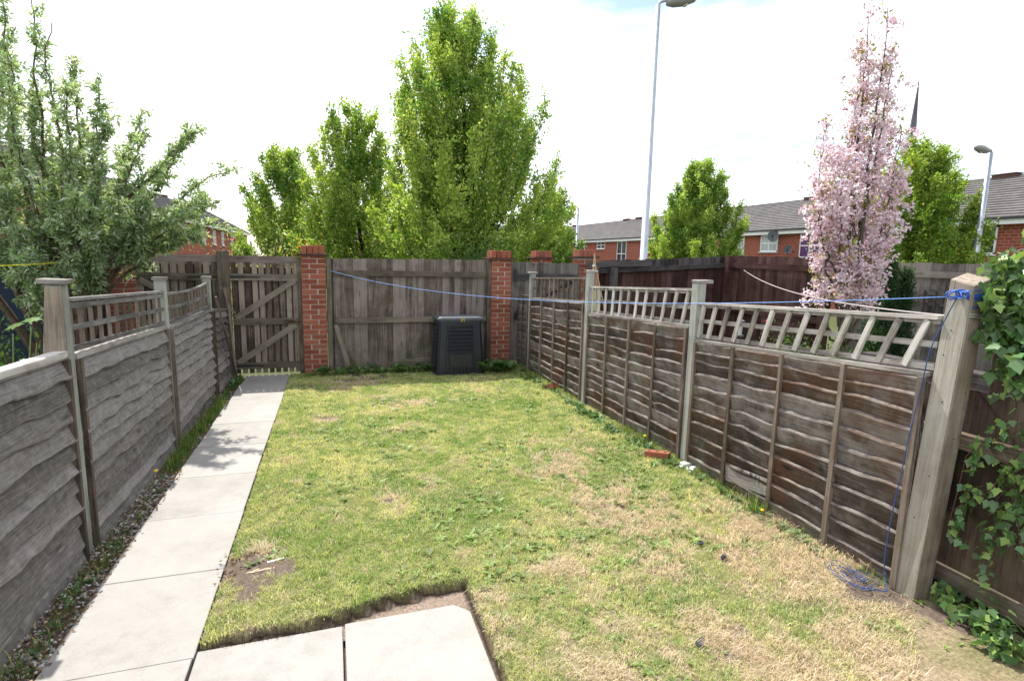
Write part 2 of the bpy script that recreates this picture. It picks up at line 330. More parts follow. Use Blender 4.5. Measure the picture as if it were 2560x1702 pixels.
PX0, PX1 = -1.235, -0.635          # the path between these x
LX0, LX1, LY0, LY1 = -0.62, 3.0, 0.2, 8.66
def patio_depth(x, y):
    "signed distance to the sunken patio's cut edge (negative inside the cut)"
    e = .016*(fbm(x*9, y*9, 3, 1)-.5)*2
    edge_y = 2.60+.115*ss(-.25, .45, x)+.02*ss(.2, .6, x)+e; edge_x = .665+.02*(fbm(y*6, y*0+3, 2)-.5)+e
    return np.maximum(x-edge_x, y-edge_y)
DRY = [(1.98, 3.36, .42, 1.0), (1.66, 4.12, .34, .8), (1.95, 4.38, .28, .7), (2.85, 2.2, .5, 1.1), (2.7, 2.7, .5, .8), (2.45, 2.3, .45, .7), (1.77, 1.87, .26, 1.2), (1.35, 2.75, .26, .8), (.75, 2.44, .14, .9), (2.2, 1.9, .6, .85),
       (1.9, 2.5, .4, .55), (-.52, 3.20, .20, .7), (.37, 3.91, .14, .8), (-.13, 6.18, .18, .9), (1.02, 4.65, .16, .9), (1.05, 1.9, .3, .8), (2.7, 3.2, .3, .7), (2.5, 1.6, .6, .8), (.3, 7.9, .4, .8), (1.4, 7.5, .4, .5), (0.9, 6.5, .3, .5), (0.6, 5.6, .25, .5), (-.45, 5.0, .2, .5), (1.2, 5.4, .2, .4)]
BARE = [(1.80, 1.86, .20, .55), (2.82, 2.15, .20, 1.0), (-.53, 3.20, .24, 1.15), (-.56, 2.72, .05, .9), (.37, 3.92, .045, .8), (-.13, 6.18, .09, 1.0), (1.98, 3.36, .13, .4), (.40, 8.1, .35, .5), (2.9, 2.6, .09, .9), (3.0, 1.7, .27, .8), (1.4, 1.7, .1, .5), (2.3, 1.75, .14, .6), (.9, 8.2, .3, .4)]
def fields(x, y):
    d = .95*fbm(x*1.5+3, y*1.5, 4, 0)+1.1*(fbm(x*7, y*7, 4, 2)-.5)-.36+.12*ss(1.2, 3.0, x)*ss(4.4, 2.0, y)
    mxd = 0*d
    for a, b, r, s in DRY: mxd = np.maximum(mxd, s*np.exp(-((x-a)**2+(y-b)**2*.8)/(r*r)))
    d = d+.62*mxd
    b_ = 1.3*fbm(x*7+9, y*7, 4, 1)-.62
    for a, b, r, s in BARE: b_ = b_+s*.75*np.exp(-((x-a)**2+(y-b)**2)/(r*r))
    b_ = b_+.3*ss(.05, .0, patio_depth(x, y))
    return np.clip(d, 0, 1.2), np.clip(b_, 0, 1.2)
def lawn_z(x, y):
    pd = patio_depth(x, y); h = .004+.034*ss(1.2, 0, pd)*ss(-.66, -.45, x)+.016*(fbm(x*3, y*3, 3, 2)-.5)+.010*(fbm(x*14, y*14, 2, 3)-.5)+.02*ss(2.3, 3., x)
    return np.where(pd > 0, h, np.maximum(h+pd*5, -.026+.012*fbm(x*20, y*20, 2, 1)))
st = .026
xs = np.arange(LX0, LX1+st, st); ys = np.arange(LY0, LY1+st, st); X, Y = np.meshgrid(xs, ys, indexing='ij'); Z = lawn_z(X, Y)
d, b = fields(X, Y); pd = patio_depth(X, Y)
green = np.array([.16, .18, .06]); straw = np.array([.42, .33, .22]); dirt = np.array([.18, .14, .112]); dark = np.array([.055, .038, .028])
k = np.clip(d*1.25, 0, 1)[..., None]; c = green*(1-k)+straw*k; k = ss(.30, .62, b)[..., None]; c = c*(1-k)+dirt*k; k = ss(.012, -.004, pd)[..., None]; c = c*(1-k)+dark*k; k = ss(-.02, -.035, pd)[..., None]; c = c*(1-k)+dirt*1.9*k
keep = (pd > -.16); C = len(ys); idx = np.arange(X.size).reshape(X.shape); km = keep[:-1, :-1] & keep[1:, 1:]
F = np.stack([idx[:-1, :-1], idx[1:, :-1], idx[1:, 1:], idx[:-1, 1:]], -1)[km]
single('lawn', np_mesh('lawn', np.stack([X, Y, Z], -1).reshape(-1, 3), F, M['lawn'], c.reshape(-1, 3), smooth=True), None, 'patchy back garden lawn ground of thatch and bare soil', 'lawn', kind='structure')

def slabs(name, rects, label, cat):
    mb = MB()
    for (x0, y0, x1, y1, ch) in rects:
        zt = RND.uniform(-.0015, .0015); n = 0
        pts = [(x0, y0), (x1, y0), (x1, y1-ch), (x1-ch*.9, y1), (x0, y1)] if ch else [(x0, y0), (x1, y0), (x1, y1), (x0, y1)]
        N = len(pts); cx = (x0+x1)/2; cy = (y0+y1)/2; q = []
        top = [(cx+(a-cx)*(1-.003/abs(a-cx) if abs(a-cx) > .02 else 1), cy+(b_-cy)*(1-.003/abs(b_-cy) if abs(b_-cy) > .02 else 1), zt) for a, b_ in pts]
        mid = [(a, b_, zt-.003) for a, b_ in pts]; bot = [(a, b_, -.06) for a, b_ in pts]
        fs = [tuple(range(N))]+[(i, i+N, (i+1) % N+N, (i+1) % N) for i in range(N)]+[(i+N, i+2*N, (i+1) % N+2*N, (i+1) % N+N) for i in range(N)]
        mb.add(top+mid+bot, fs)
    single(name, mb, M['slab'], label, cat, kind='structure')
J = [.30, 1.04, 1.79, 2.535, 3.28, 4.03, 4.77, 5.51, 6.25, 6.98, 7.55, 8.15, 8.72]
slabs('path', [(PX0+.004*math.sin(i*3), J[i]+.0010, PX1+.004*math.sin(i*5), J[i+1]-.0010, 0) for i in range(len(J)-1)], 'pale concrete slab path running to the gate', 'path')
slabs('patio', [(PX1+.012, 1.79, .006, 2.575, 0), (.018, 1.79, .635, 2.59, .075), (PX1+.012, 1.0, .006, 1.775, 0), (.018, 1.0, .635, 1.775, 0), (PX1+.012, .3, .635, .985, 0)], 'pale concrete patio slabs sunk into the lawn', 'patio')
mb = MB(); A = [[(x, y, -.022+.02*(fbm(x*11, y*11, 3)-.5)) for y in np.arange(.2, 8.7, .05)] for x in np.linspace(-1.6, .70, 24) if x < -1.15]
A2 = [[(x, y, -.014-.02*(x > -1.2)) for y in (.2, 8.8)] for x in (-1.26, .70)]
mb.grid(A, flip=True); single('gravel_bed', mb, M['soil'], 'narrow bare soil strip between the left fence and path', 'soil', kind='structure')
mb = MB(); mb.grid([[(x, y, -.045) for y in (.1, 2.72)] for x in (-1.26, .72)], flip=True); mb.grid([[(x, y, -.045) for y in (2.72, 8.8)] for x in (-1.26, -.60)], flip=True)
single('slab_bed', mb, M['soil'], 'soil bed under the slabs', 'soil', kind='structure')

# ------------------------------------------------------------------ loose leaf-like meshes in bulk
def fans(name, pos, dirs, L, W, cols, mat, n_shape=4, fold=.25, rs=None, droop=0.0, outline=None):
    "one small folded leaf per row: pos base, dirs growth direction"
    rs = rs or np.random.RandomState(1); n = len(pos); d = dirs/(np.linalg.norm(dirs, axis=1)[:, None]+1e-9)
    r = rs.normal(size=(n, 3)); s = np.cross(d, r); s /= (np.linalg.norm(s, axis=1)[:, None]+1e-9); nn = np.cross(s, d)
    L = np.broadcast_to(L, n)[:, None]; W = np.broadcast_to(W, n)[:, None]
    if outline is None:
        m1 = pos+d*L*.45+s*W*.5+nn*W*fold; m2 = pos+d*L*.45-s*W*.5+nn*W*fold; tip = pos+d*L; tip[:, 2] -= (L[:, 0]*droop)
        V = np.stack([pos, m1, tip, m2], 1).reshape(-1, 3); b = np.arange(n)[:, None]*4; F = b+np.array([[0, 1, 2, 3]])
        if fold: F = np.concatenate([b+np.array([[0, 1, 2]]), b+np.array([[0, 2, 3]])])
        return np_mesh(name, V, F, mat, np.repeat(cols, 4, 0))
    o = np.array(outline); K = len(o); V = pos[:, None, :]+d[:, None, :]*(o[None, :, 1:2]*L[:, None, :])+s[:, None, :]*(o[None, :, 0:1]*W[:, None, :])+nn[:, None, :]*(np.abs(o[None, :, 0:1])*W[:, None, :]*fold)
    b = np.arange(n)[:, None]*K; F = [b+np.array([[0, i, i+1]]) for i in range(1, K-1)]
    return np_mesh(name, V.reshape(-1, 3), np.concatenate(F), mat, np.repeat(cols, K, 0))
def jitcol(base, n, rs, v=.25, alt=None, p=.3):
    c = np.array(base)[None]*(1+rs.uniform(-v, v, (n, 1)))*(1+rs.uniform(-.08, .08, (n, 3)))
    if alt is not None:
        k = rs.rand(n) < p; c[k] = np.array(alt)[None]*(1+rs.uniform(-v, v, (k.sum(), 1)))
    return np.clip(c, 0, 1)

# grass blades -----------------------------------------------------------------
def in_lawn(x, y): return (x > LX0-.02) & (x < LX1) & (y > .9) & (y < LY1) & (patio_depth(x, y) > -.004)
def blades(name, x, y, z, h, w, lean, cols, rs, ang=None):
    n = len(x); a = rs.uniform(0, 2*np.pi, n) if ang is None else ang; dx = np.cos(a); dy = np.sin(a); px = -dy*w/2; py = dx*w/2; t = rs.uniform(0, 2*np.pi, n)
    b1 = np.stack([x-px, y-py, z], 1); b2 = np.stack([x+px, y+py, z], 1)
    mx_, my_ = x+dx*h*lean*.4, y+dy*h*lean*.4; mz = z+h*np.sqrt(np.clip(1-(lean*.7)**2, .05, 1))*.6
    m1 = np.stack([mx_-px*.75, my_-py*.75, mz], 1); m2 = np.stack([mx_+px*.75, my_+py*.75, mz], 1)
    tz = z+h*np.sqrt(np.clip(1-lean**2, .02, 1)); tp = np.stack([x+dx*h*lean*1.05, y+dy*h*lean*1.05, tz], 1)
    V = np.stack([b1, b2, m2, m1, tp], 1).reshape(-1, 3); b = np.arange(n)[:, None]*5
    return np_mesh(name, V, [b+np.array([[0, 1, 2, 3]]), b+np.array([[3, 2, 4]])], M['blade'], np.repeat(cols, 5, 0))
rs = np.random.RandomState(3)
N = 620000; y = .9+(LY1-.9)*rs.rand(N)**1.25; x = LX0+(LX1-LX0)*rs.rand(N); k = in_lawn(x, y); x, y = x[k], y[k]
vis = np.abs(x-.33*y) < .95*y+.5; x, y = x[vis], y[vis]
d, b = fields(x, y); clump = fbm(x*22, y*22, 2, 3)
k = (rs.rand(len(x)) < np.clip(1.15-1.25*ss(.28, .62, b), .02, 1)) & (rs.rand(len(x)) < .35+.9*ss(.35, .6, clump)); x, y, d, b = x[k], y[k], d[k], b[k]; n = len(x)
z = lawn_z(x, y)-.003; far = ss(2, 8, y)
isdry = rs.rand(n) < np.clip(.06+1.0*ss(.25, .95, d), 0, .93)
h = rs.uniform(.012, .034, n)*(.75+.7*fbm(x*5, y*5, 2, 2)); h = np.where(isdry, h*1.25, h); w = (.0028+.0034*far)*rs.uniform(.7, 1.4, n)
lean = np.where(isdry, rs.uniform(.55, .985, n), rs.uniform(.15, .85, n))
hue = np.clip(.5+1.3*(fbm(x*2.2+5, y*2.2, 3, 1)-.5)+1.6*(fbm(x*16, y*16, 3, 0)-.5), 0, 1)[:, None]
gcol = (np.array([.25, .36, .10])*(1-hue)+np.array([.60, .59, .30])*hue)*rs.uniform(.7, 1.3, (n, 1)); dcol = np.array([.62, .52, .38])[None]*rs.uniform(.55, 1.25, (n, 1))*(1+rs.uniform(-.06, .06, (n, 3)))
deep = (rs.rand(n) < .5*ss(.55, .8, fbm(x*2.6+40, y*2.6, 3, 2)))[:, None]; gcol = np.where(deep, np.array([.12, .26, .05])*rs.uniform(.7, 1.3, (n, 1)), gcol)
single('grass', blades('grass', x, y, z, h, w, lean, np.where(isdry[:, None], dcol, gcol), rs), None, 'short patchy green and straw coloured lawn grass', 'grass', kind='stuff', origin=(1, 4, 0))

# longer dry stalks lying in the worn parts
N = 60000; x = rs.uniform(LX0, LX1, N); y = rs.uniform(1.2, 6.0, N); k = in_lawn(x, y); x, y = x[k], y[k]; d, b = fields(x, y); k = rs.rand(len(x)) < ss(.42, .85, d)*.9*(1-.95*ss(.34, .6, b))*(1-.9*ss(1.9, 1.3, y))*(1-ss(2.3, 2.6, x)*ss(2.15, 1.95, y)); x, y = x[k], y[k]; n = len(x)
dirf = 8*fbm(x*1.1, y*1.1, 2, 3)+rs.normal(size=n)*.45
single('straw', blades('straw', x, y, lawn_z(x, y)+.012+.006*rs.rand(n), rs.uniform(.035, .10, n), rs.uniform(.0022, .0036, n), rs.uniform(.93, .997, n), np.array([.62, .50, .38])[None]*rs.uniform(.5, 1.15, (n, 1)), rs, dirf), None, 'dry straw stalks lying over the worn lawn', 'straw', kind='stuff', origin=(1.5, 3, 0))

# tall grass and weeds along the fence feet
def tufts(name, spots, label, colr, cat='grass', hmax=.16):
    xs_, ys_, hs = [], [], []
    for (cx, cy, r, n_, hh) in spots:
        xs_ += list(rs.normal(cx, r, n_)); ys_ += list(rs.normal(cy, r, n_)); hs += list(rs.uniform(.4, 1, n_)*hh)
    x_, y_, h_ = map(np.array, (xs_, ys_, hs)); n_ = len(x_)
    x_ = np.where((x_ > 2.94), 2.94-rs.rand(n_)*.05, x_); x_ = np.maximum(x_, -1.385)
    k_ = ~((x_ > PX0+.02) & (x_ < PX1-.01) & (y_ < 8.5)); x_, y_, h_ = x_[k_], y_[k_], h_[k_]; n_ = len(x_)
    single(name, blades(name, x_, y_, np.where(x_ > -.6, .0, -.025)+0*x_, h_, rs.uniform(.003, .0055, n_), rs.uniform(.15, .8, n_), jitcol(colr, n_, rs, .35, (.30, .30, .09), .25), rs), None, label, cat, kind='stuff', origin=(0, 5, 0))
sp = []
for yy in np.arange(1.0, 8.6, .045):
    dn = .25+1.5*(fbm(yy*1.3, 2.2, 2, 1)-.25)
    if 5.0 < yy < 7.4: dn += .9
    elif yy < 5.0: dn *= .45
    if 3.8 < yy < 4.9: dn *= .35
    if dn > 0: sp.append((-1.36+RND.uniform(0, .07), yy, .030, int(34*dn), .07+.07*RND.random()))
tufts('verge_grass', sp, 'green grass tufts growing along the foot of the left fence', (.085, .17, .035))
sp = [(2.92-abs(RND.gauss(0, .03)), yy, .03, int(26*max(0, fbm(yy*1.1, 7.7, 2, 2)-.28)*2.6), .08+.09*RND.random()) for yy in np.arange(2.0, 8.6, .05)]
sp += [(2.88, 3.02, .035, 60, .24), (2.90, 4.9, .06, 90, .15), (2.86, 5.6, .08, 90, .14), (2.9, 2.1, .05, 30, .14), (2.86, 4.0, .07, 60, .14), (2.75, 7.6, .12, 150, .18), (2.6, 8.3, .14, 220, .22)]
tufts('fence_grass', sp, 'longer grass growing along the foot of the right fence', (.11, .19, .045))
sp = [(RND.uniform(-.1, 2.9), 8.5+RND.uniform(-.12, .1), .05, 26, .10+.10*RND.random()) for _ in range(80)]+[(-.42+RND.random()*.4, 8.45, .04, 20, .1) for _ in range(10)]+[(-.58, 8.4, .03, 40, .1), (-1.3, 8.35, .05, 90, .14), (-1.3, 8.1, .04, 40, .1)]
tufts('back_grass', sp, 'rough grass growing along the foot of the back fence', (.10, .17, .045))

# broad-leaved weeds
def rosettes(name, spots, L0, label, base, W=.32, el=.5):
    p, dd, LL, cc = [], [], [], []
    for (cx, cy, cz, s) in spots:
        m = rs.randint(6, 12); a = rs.uniform(0, 6.28, m); e = rs.uniform(.12, el, m); col_ = np.array(base)*rs.uniform(.7, 1.35)
        for i in range(m):
            p.append((cx, cy, cz)); dd.append((math.cos(a[i]), math.sin(a[i]), e[i]*1.4)); LL.append(L0*s*rs.uniform(.6, 1.2)); cc.append(col_*rs.uniform(.8, 1.2))
    p, dd, LL, cc = map(np.array, (p, dd, LL, cc))
    d_ = dd/np.linalg.norm(dd, axis=1)[:, None]; s_ = np.cross(d_, (0, 0, 1)); s_ /= np.linalg.norm(s_, axis=1)[:, None]; nn = np.cross(s_, d_)
    Lc = LL[:, None]; Wc = Lc*W; n_ = len(p); up = np.array([0, 0, 1.])
    V = np.stack([p-s_*Wc*.12, p+s_*Wc*.12, p+d_*Lc*.55+s_*Wc*.5+up*Wc*.15, p+d_*Lc*.55+up*Wc*.02, p+d_*Lc*.55-s_*Wc*.5+up*Wc*.15, p+d_*Lc-up*Lc*.12], 1).reshape(-1, 3); b_ = np.arange(n_)[:, None]*6
    F_ = [b_+np.array([[0, 1, 2, 3]]), b_+np.array([[0, 3, 4, 0]])[:, :3], b_+np.array([[3, 2, 5]]), b_+np.array([[4, 3, 5]])]
    return single(name, np_mesh(name, V, F_, M['leaf'], np.repeat(cc, 6, 0)), None, label, 'weeds', kind='stuff', origin=(1, 4, 0))
N = 4200; x = rs.uniform(LX0+.05, LX1-.05, N); y = 1.3+7.2*rs.rand(N)**1.1; wn = fbm(x*2.1+7, y*2.1, 3, 3)+.25*ss(.6, 2.2, x)*ss(5.6, 4.2, y)-.12*ss(1.0, .2, x)-.12*ss(2.6, 1.9, y)*ss(1., 2., x); d_, b_ = fields(x, y); k = in_lawn(x, y) & (rs.rand(N) < ss(.40, .68, wn)*.85) & (patio_depth(x, y) > .06); x, y = x[k], y[k]
rosettes('lawn_weeds', [(a, b2, lawn_z(a, b2)+.004, rs.uniform(.6, 1.5)*(.62 if b2 < 2.6 else 1)) for a, b2 in zip(x, y)], .042, 'broad leaved weed rosettes scattered through the lawn', (.18, .26, .07))
sp = [(RND.uniform(-.3, 2.85), 8.45+RND.uniform(-.1, .12), .02+RND.random()*.06, RND.uniform(1, 2.6)) for _ in range(90)]+[(2.85-abs(RND.gauss(0, .06)), RND.uniform(3.9, 8.3), .02, RND.uniform(.7, 1.8)) for _ in range(110)]+[(2.88-abs(RND.gauss(0, .03)), RND.uniform(2.2, 3.9), .02, RND.uniform(.7, 1.4)) for _ in range(26)]
sp += [(2.5+RND.gauss(0, .15), 8.2+RND.gauss(0, .12), .03+.1*RND.random(), RND.uniform(1.5, 3)) for _ in range(50)]+[(-1.29, RND.uniform(7.9, 8.5), .05*RND.random(), 1.5) for _ in range(14)]+[(-1.3+RND.uniform(-.05, .03), RND.uniform(1.2, 8), -.01, RND.uniform(.4, .9)) for _ in range(60)]
rosettes('edge_weeds', sp, .055, 'leafy green weeds along the fence feet', (.085, .17, .06), W=.42, el=.9)

# pebbles and dead leaves in the strip by the path
def pebbles(name, pts, label, mat, cat='gravel'):
    ico = []; t = (1+5**.5)/2
    B = np.array([(-1, t, 0), (1, t, 0), (-1, -t, 0), (1, -t, 0), (0, -1, t), (0, 1, t), (0, -1, -t), (0, 1, -t), (t, 0, -1), (t, 0, 1), (-t, 0, -1), (-t, 0, 1)])/1.9
    Fi = np.array([(0, 11, 5), (0, 5, 1), (0, 1, 7), (0, 7, 10), (0, 10, 11), (1, 5, 9), (5, 11, 4), (11, 10, 2), (10, 7, 6), (7, 1, 8), (3, 9, 4), (3, 4, 2), (3, 2, 6), (3, 6, 8), (3, 8, 9), (4, 9, 5), (2, 4, 11), (6, 2, 10), (8, 6, 7), (9, 8, 1)])
    n_ = len(pts); pts = np.array(pts); sc_ = pts[:, 3][:, None, None]*rs.uniform(.6, 1.25, (n_, 1, 3))*np.array([1, 1, .6]); a = rs.uniform(0, 6.28, n_); Bv = B[None]*sc_*rs.uniform(.85, 1.15, (n_, 12, 1))
    ca, sa = np.cos(a)[:, None], np.sin(a)[:, None]; V = np.stack([Bv[..., 0]*ca-Bv[..., 1]*sa, Bv[..., 0]*sa+Bv[..., 1]*ca, Bv[..., 2]], -1)+pts[:, None, :3]
    F_ = (np.arange(n_)[:, None, None]*12+Fi[None]).reshape(-1, 3); me = np_mesh(name, V.reshape(-1, 3), F_, mat, np.repeat(np.array([.40, .37, .355])[None]*rs.uniform(.35, 1.5, (n_, 1))*(1+rs.uniform(-.1, .1, (n_, 3))), 12, 0), smooth=True)
    return single(name, me, None, label, cat, kind='stuff', origin=(-1.3, 3, 0))
w = NM('gravel_stone', .8, .3); w.L(w.attr('col', 'Color'), w.b.inputs['Base Color']); M['gravel'] = w.m
pt = []
for _ in range(4200):
    yy = RND.uniform(1.2, 8.2); dn = 1.0 if yy < 2.8 else (1.0 if 3.9 < yy < 4.9 else .45 if yy < 3.9 else .06)
    if RND.random() < dn: pt.append((RND.uniform(-1.43, -1.245), yy, -.017+RND.uniform(-.004, .008), RND.uniform(.006, .015)))
pebbles('gravel', pt, 'small pale stones between the left fence and the path', M['gravel'])
n = 1500; x = np.concatenate([rs.uniform(-1.42, -1.21, n), rs.normal(-.53, .06, 120)]); y = np.concatenate([rs.uniform(1.2, 5.0, n), rs.normal(3.26, .1, 120)]); n = len(x)
single('dead_leaves', fans('dead_leaves', np.stack([x, y, np.full(n, -.004)+.012*rs.rand(n)+.012*(x > -1)], 1), np.stack([rs.normal(size=n), rs.normal(size=n), rs.uniform(-.1, .4, n)], 1), rs.uniform(.012, .035, n), rs.uniform(.008, .018, n), jitcol((.16, .10, .065), n, rs, .5, (.30, .22, .15), .4), M['blade'], rs=rs), None, 'brown leaf litter and twigs beside the path', 'leaf litter', kind='stuff', origin=(-1.3, 3, 0))
# ------------------------------------------------------------------ fences: waney lap panels
def lap(mb, x0, sg, ya, yb, za, zb, zbase, n, edge, wav, seed):
    "boards from ya to yb; top runs za->zb; sg = side of the garden; edge = which edge stands proud"
    m = 44; ys = np.linspace(ya, yb, m)
    lo = np.full(m, float(zbase)); hi = np.linspace(za, zb, m); bnd = [lo]; crimps = [(ya+(yb-ya)*q_, c_) for q_, c_ in ((.22+.05*(seed % 3), -.9), (.63+.04*(seed % 4), .9), (.84, -.5))]
    r = np.random.RandomState(seed); cuts = np.cumsum(r.uniform(.75, 1.25, n)); cuts = cuts/cuts[-1]
    for k in range(n):
        w_ = (fbm(ys*2.6+seed*3+k*7.1, ys*0+k, 3, k)-.5)*wav*3.0
        w_ = w_+(fbm(ys*9+k*3.7, ys*0+seed*2.1, 2, k)-.5)*(.014 if edge == 'low' else .006)
        for c0, cs in crimps:
            if r.rand() < (.7 if edge == 'low' else .25): w_ = w_+wav*cs*r.uniform(.3, 1.1)*np.exp(-((ys-c0)/.045)**2)
        bnd.append(lo+(hi-lo)*cuts[k]+(w_ if k < n-1 else 0))
    T = .013; O = .042 if edge == 'low' else .034
    for k in range(n):
        b, t = bnd[k], bnd[k+1]; ov = .022
        if edge == 'low': b2, t2 = b, t+(ov if k < n-1 else 0); fr = lambda f: O*(1-f)**.9
        else: b2, t2 = b-(ov if k else 0), t; fr = lambda f: O*f
        cup = (fbm(ys*2+k*5, ys*0+seed, 2, k)-.5)*.02; warp = .45+1.1*fbm(ys*3.3+k*2.3, ys*0+seed*1.7, 3, k+1); rows = []; gcs = []; off = RND.uniform(0, 60)
        for f in ((0, .05, .12, .3, .65, 1.) if edge == 'low' else (0, .3, .65, .88, .95, 1.)):
            z = b2+(t2-b2)*f; bev = .013; x = x0+sg*(fr(f)*warp+T+cup*math.sin(f*3.14)-(bev*1.0 if f == (0 if edge == 'low' else 1.) else bev*.38 if f in (.05, .95) else 0)); rows.append(np.stack([x+0*ys, ys, z], 1)); gcs.append(np.stack([ys+off, z*1.0+off, 0*ys], 1))
        # proud edge and back
        e = rows[0] if edge == 'low' else rows[-1]; back = e.copy(); back[:, 0] -= sg*T
        tint = RND.random()
        fl = sg > 0
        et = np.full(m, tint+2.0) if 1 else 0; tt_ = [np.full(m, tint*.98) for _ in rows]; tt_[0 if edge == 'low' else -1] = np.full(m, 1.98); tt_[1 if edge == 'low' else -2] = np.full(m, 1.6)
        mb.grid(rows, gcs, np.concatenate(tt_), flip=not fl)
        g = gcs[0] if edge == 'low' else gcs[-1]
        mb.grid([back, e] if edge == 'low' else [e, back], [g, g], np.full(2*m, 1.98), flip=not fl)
        bk = [rows[0].copy(), rows[-1].copy()]
        for q in bk: q[:, 0] -= sg*T
        mb.grid(bk, [gcs[0], gcs[-1]], tint, flip=fl)

def lap_panel(x0, sg, ya, yb, za, zb, zbase, n, edge, wav, seed, mats, label, nb, group, rear=False):
    rt = root('lap_fence', (x0, (ya+yb)/2, 0), label, 'fence panel', group)
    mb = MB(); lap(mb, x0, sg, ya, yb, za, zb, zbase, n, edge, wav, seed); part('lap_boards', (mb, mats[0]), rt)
    zt = lambda y: za+(zb-za)*(y-ya)/(yb-ya)
    mb = MB(); w = .038
    mb.bar((x0+sg*.008, ya, za+.012), (x0+sg*.008, yb, zb+.012), .062, .026, up=(0, 0, 1), jit=.003); part('cap_rail', (mb, mats[2]), rt)
    off = .041
    for i in range(nb):
        y = ya+(yb-ya)*(i+1)/(nb+1)+RND.uniform(-.01, .01); mb = MB(); mb.box((x0+sg*off, y, (zt(y)-.004+zbase)/2), (.012, .017, (zt(y)-.004-zbase)/2+.01), jit=.003); part('batten', (mb, mats[1]), rt)
    for y, q in ((ya+.018, 0), (yb-.018, 1)):
        mb = MB(); mb.box((x0+sg*off, y, (zt(y)-.004+zbase)/2), (.013, .016, (zt(y)-zbase)/2)); part('side_frame', (mb, mats[1]), rt)
    return rt
def trellis(x0, sg, ya, yb, hb, ht, nv, rack, mats, label, group, front_rails=False, bow=0.0, rails=(0.06, .5, .95), capw=.04, vw=.034, umat=None):
    "hb / ht: (z at ya, z at yb) for foot and head; rack: (shift at ya, shift at yb) of the feet along y"
    rt = root('trellis', (x0, (ya+yb)/2, hb[0]), label, 'trellis', group); f = lambda a, t: a[0]+(a[1]-a[0])*t
    d1, d2 = (-.004, .013) if not front_rails else (.013, -.004)
    for i in range(nv):
        t = (i+.35)/(nv-.3); y = ya+(yb-ya)*t; mb = MB(); s_ = f(rack, t); bz = -bow*4*t*(1-t)
        mb.bar((x0+sg*d2, min(y+s_, yb-.01), f(hb, t)+.004), (x0+sg*d2, y, f(ht, t)-.012+bz), vw, .016, up=(1, 0, 0), jit=.002); part('upright', (mb, umat or mats), rt)
    for j, v in enumerate(rails):
        pts = []
        for i in range(9):
            t = i/8; z = f(hb, t)*(1-v)+f(ht, t)*v-bow*4*t*(1-t)*(.3+.7*v); pts.append((x0+sg*d1, ya+(yb-ya)*t, z+RND.uniform(-.002, .002)))
        mb = MB()
        for a, b in zip(pts[:-1], pts[1:]):
            mb.bar(a, b, .032, .014, up=(1, 0, 0), tint=.3+j*.1)
        part('rail', (mb, mats), rt)
    mb = MB(); pts = [(x0+sg*.004, ya+(yb-ya)*i/8, f(ht, i/8)-bow*4*(i/8)*(1-i/8)+.002) for i in range(9)]
    for a, b in zip(pts[:-1], pts[1:]): mb.bar(a, b, capw, .020, up=(0, 0, 1), tint=.8)
    part('top_rail', (mb, mats), rt)
    return rt
def post(x, y, w, d, zt, mat, capmat, label, group, cap=(.10, .10), lean=(0, 0), capoff=(0, 0), zb=-.05):
    rt = root('fence_post', (x, y, 0), label, 'fence post', group); mb = MB()
    mb.bar((x, y, zb), (x+lean[0], y+lean[1], zt), d, w, up=(1, 0, 0)); part('shaft', (mb, mat), rt, bevel=.006)
    if cap:
        mb = MB(); c = (x+lean[0]+capoff[0], y+lean[1]+capoff[1], zt+.013); mb.box(c, (cap[0]/2, cap[1]/2, .014), jit=.004, tint=.7); part('post_cap', (mb, capmat), rt, bevel=.004)
    return rt
GL = 'waney lap panels of the left fence'; GR = 'waney lap panels of the right fence'; GP = 'posts of the left fence'; GQ = 'posts of the right fence'
gm = (M['lap_grey'], M['batten'], M['rail_grey']); dm = (M['lap_dark'], M['batten'], M['rail_grey'])
XL, XR = -1.455, 2.985
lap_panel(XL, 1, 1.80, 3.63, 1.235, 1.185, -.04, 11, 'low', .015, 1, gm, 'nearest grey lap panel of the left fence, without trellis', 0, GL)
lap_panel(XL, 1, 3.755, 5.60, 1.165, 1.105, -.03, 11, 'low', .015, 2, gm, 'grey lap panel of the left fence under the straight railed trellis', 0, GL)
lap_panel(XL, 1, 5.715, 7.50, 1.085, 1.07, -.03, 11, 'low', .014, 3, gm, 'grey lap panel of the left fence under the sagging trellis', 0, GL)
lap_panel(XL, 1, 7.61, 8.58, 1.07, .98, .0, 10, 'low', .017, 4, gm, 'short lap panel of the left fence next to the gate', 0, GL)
lap_panel(XR, -1, 2.0, 3.935, 1.235, 1.125, .03, 11, 'high', .016, 5, dm, 'nearest dark brown lap panel of the right fence, beside the thick post', 3, GR)
lap_panel(XR, -1, 4.04, 6.02, 1.235, 1.145, .03, 11, 'high', .014, 6, dm, 'middle dark lap panel of the right fence with a broken brick at its near foot', 3, GR)
lap_panel(XR, -1, 6.14, 8.06, 1.275, 1.175, .03, 12, 'high', .014, 7, dm, 'dark lap panel of the right fence behind the holed brick', 3, GR)
lap_panel(XR, -1, 8.17, 8.66, 1.20, 1.18, .03, 11, 'high', .02, 8, (M['lap_grey'], M['batten'], M['rail_grey']), 'narrow mossy lap panel of the right fence in the far corner', 1, GR)
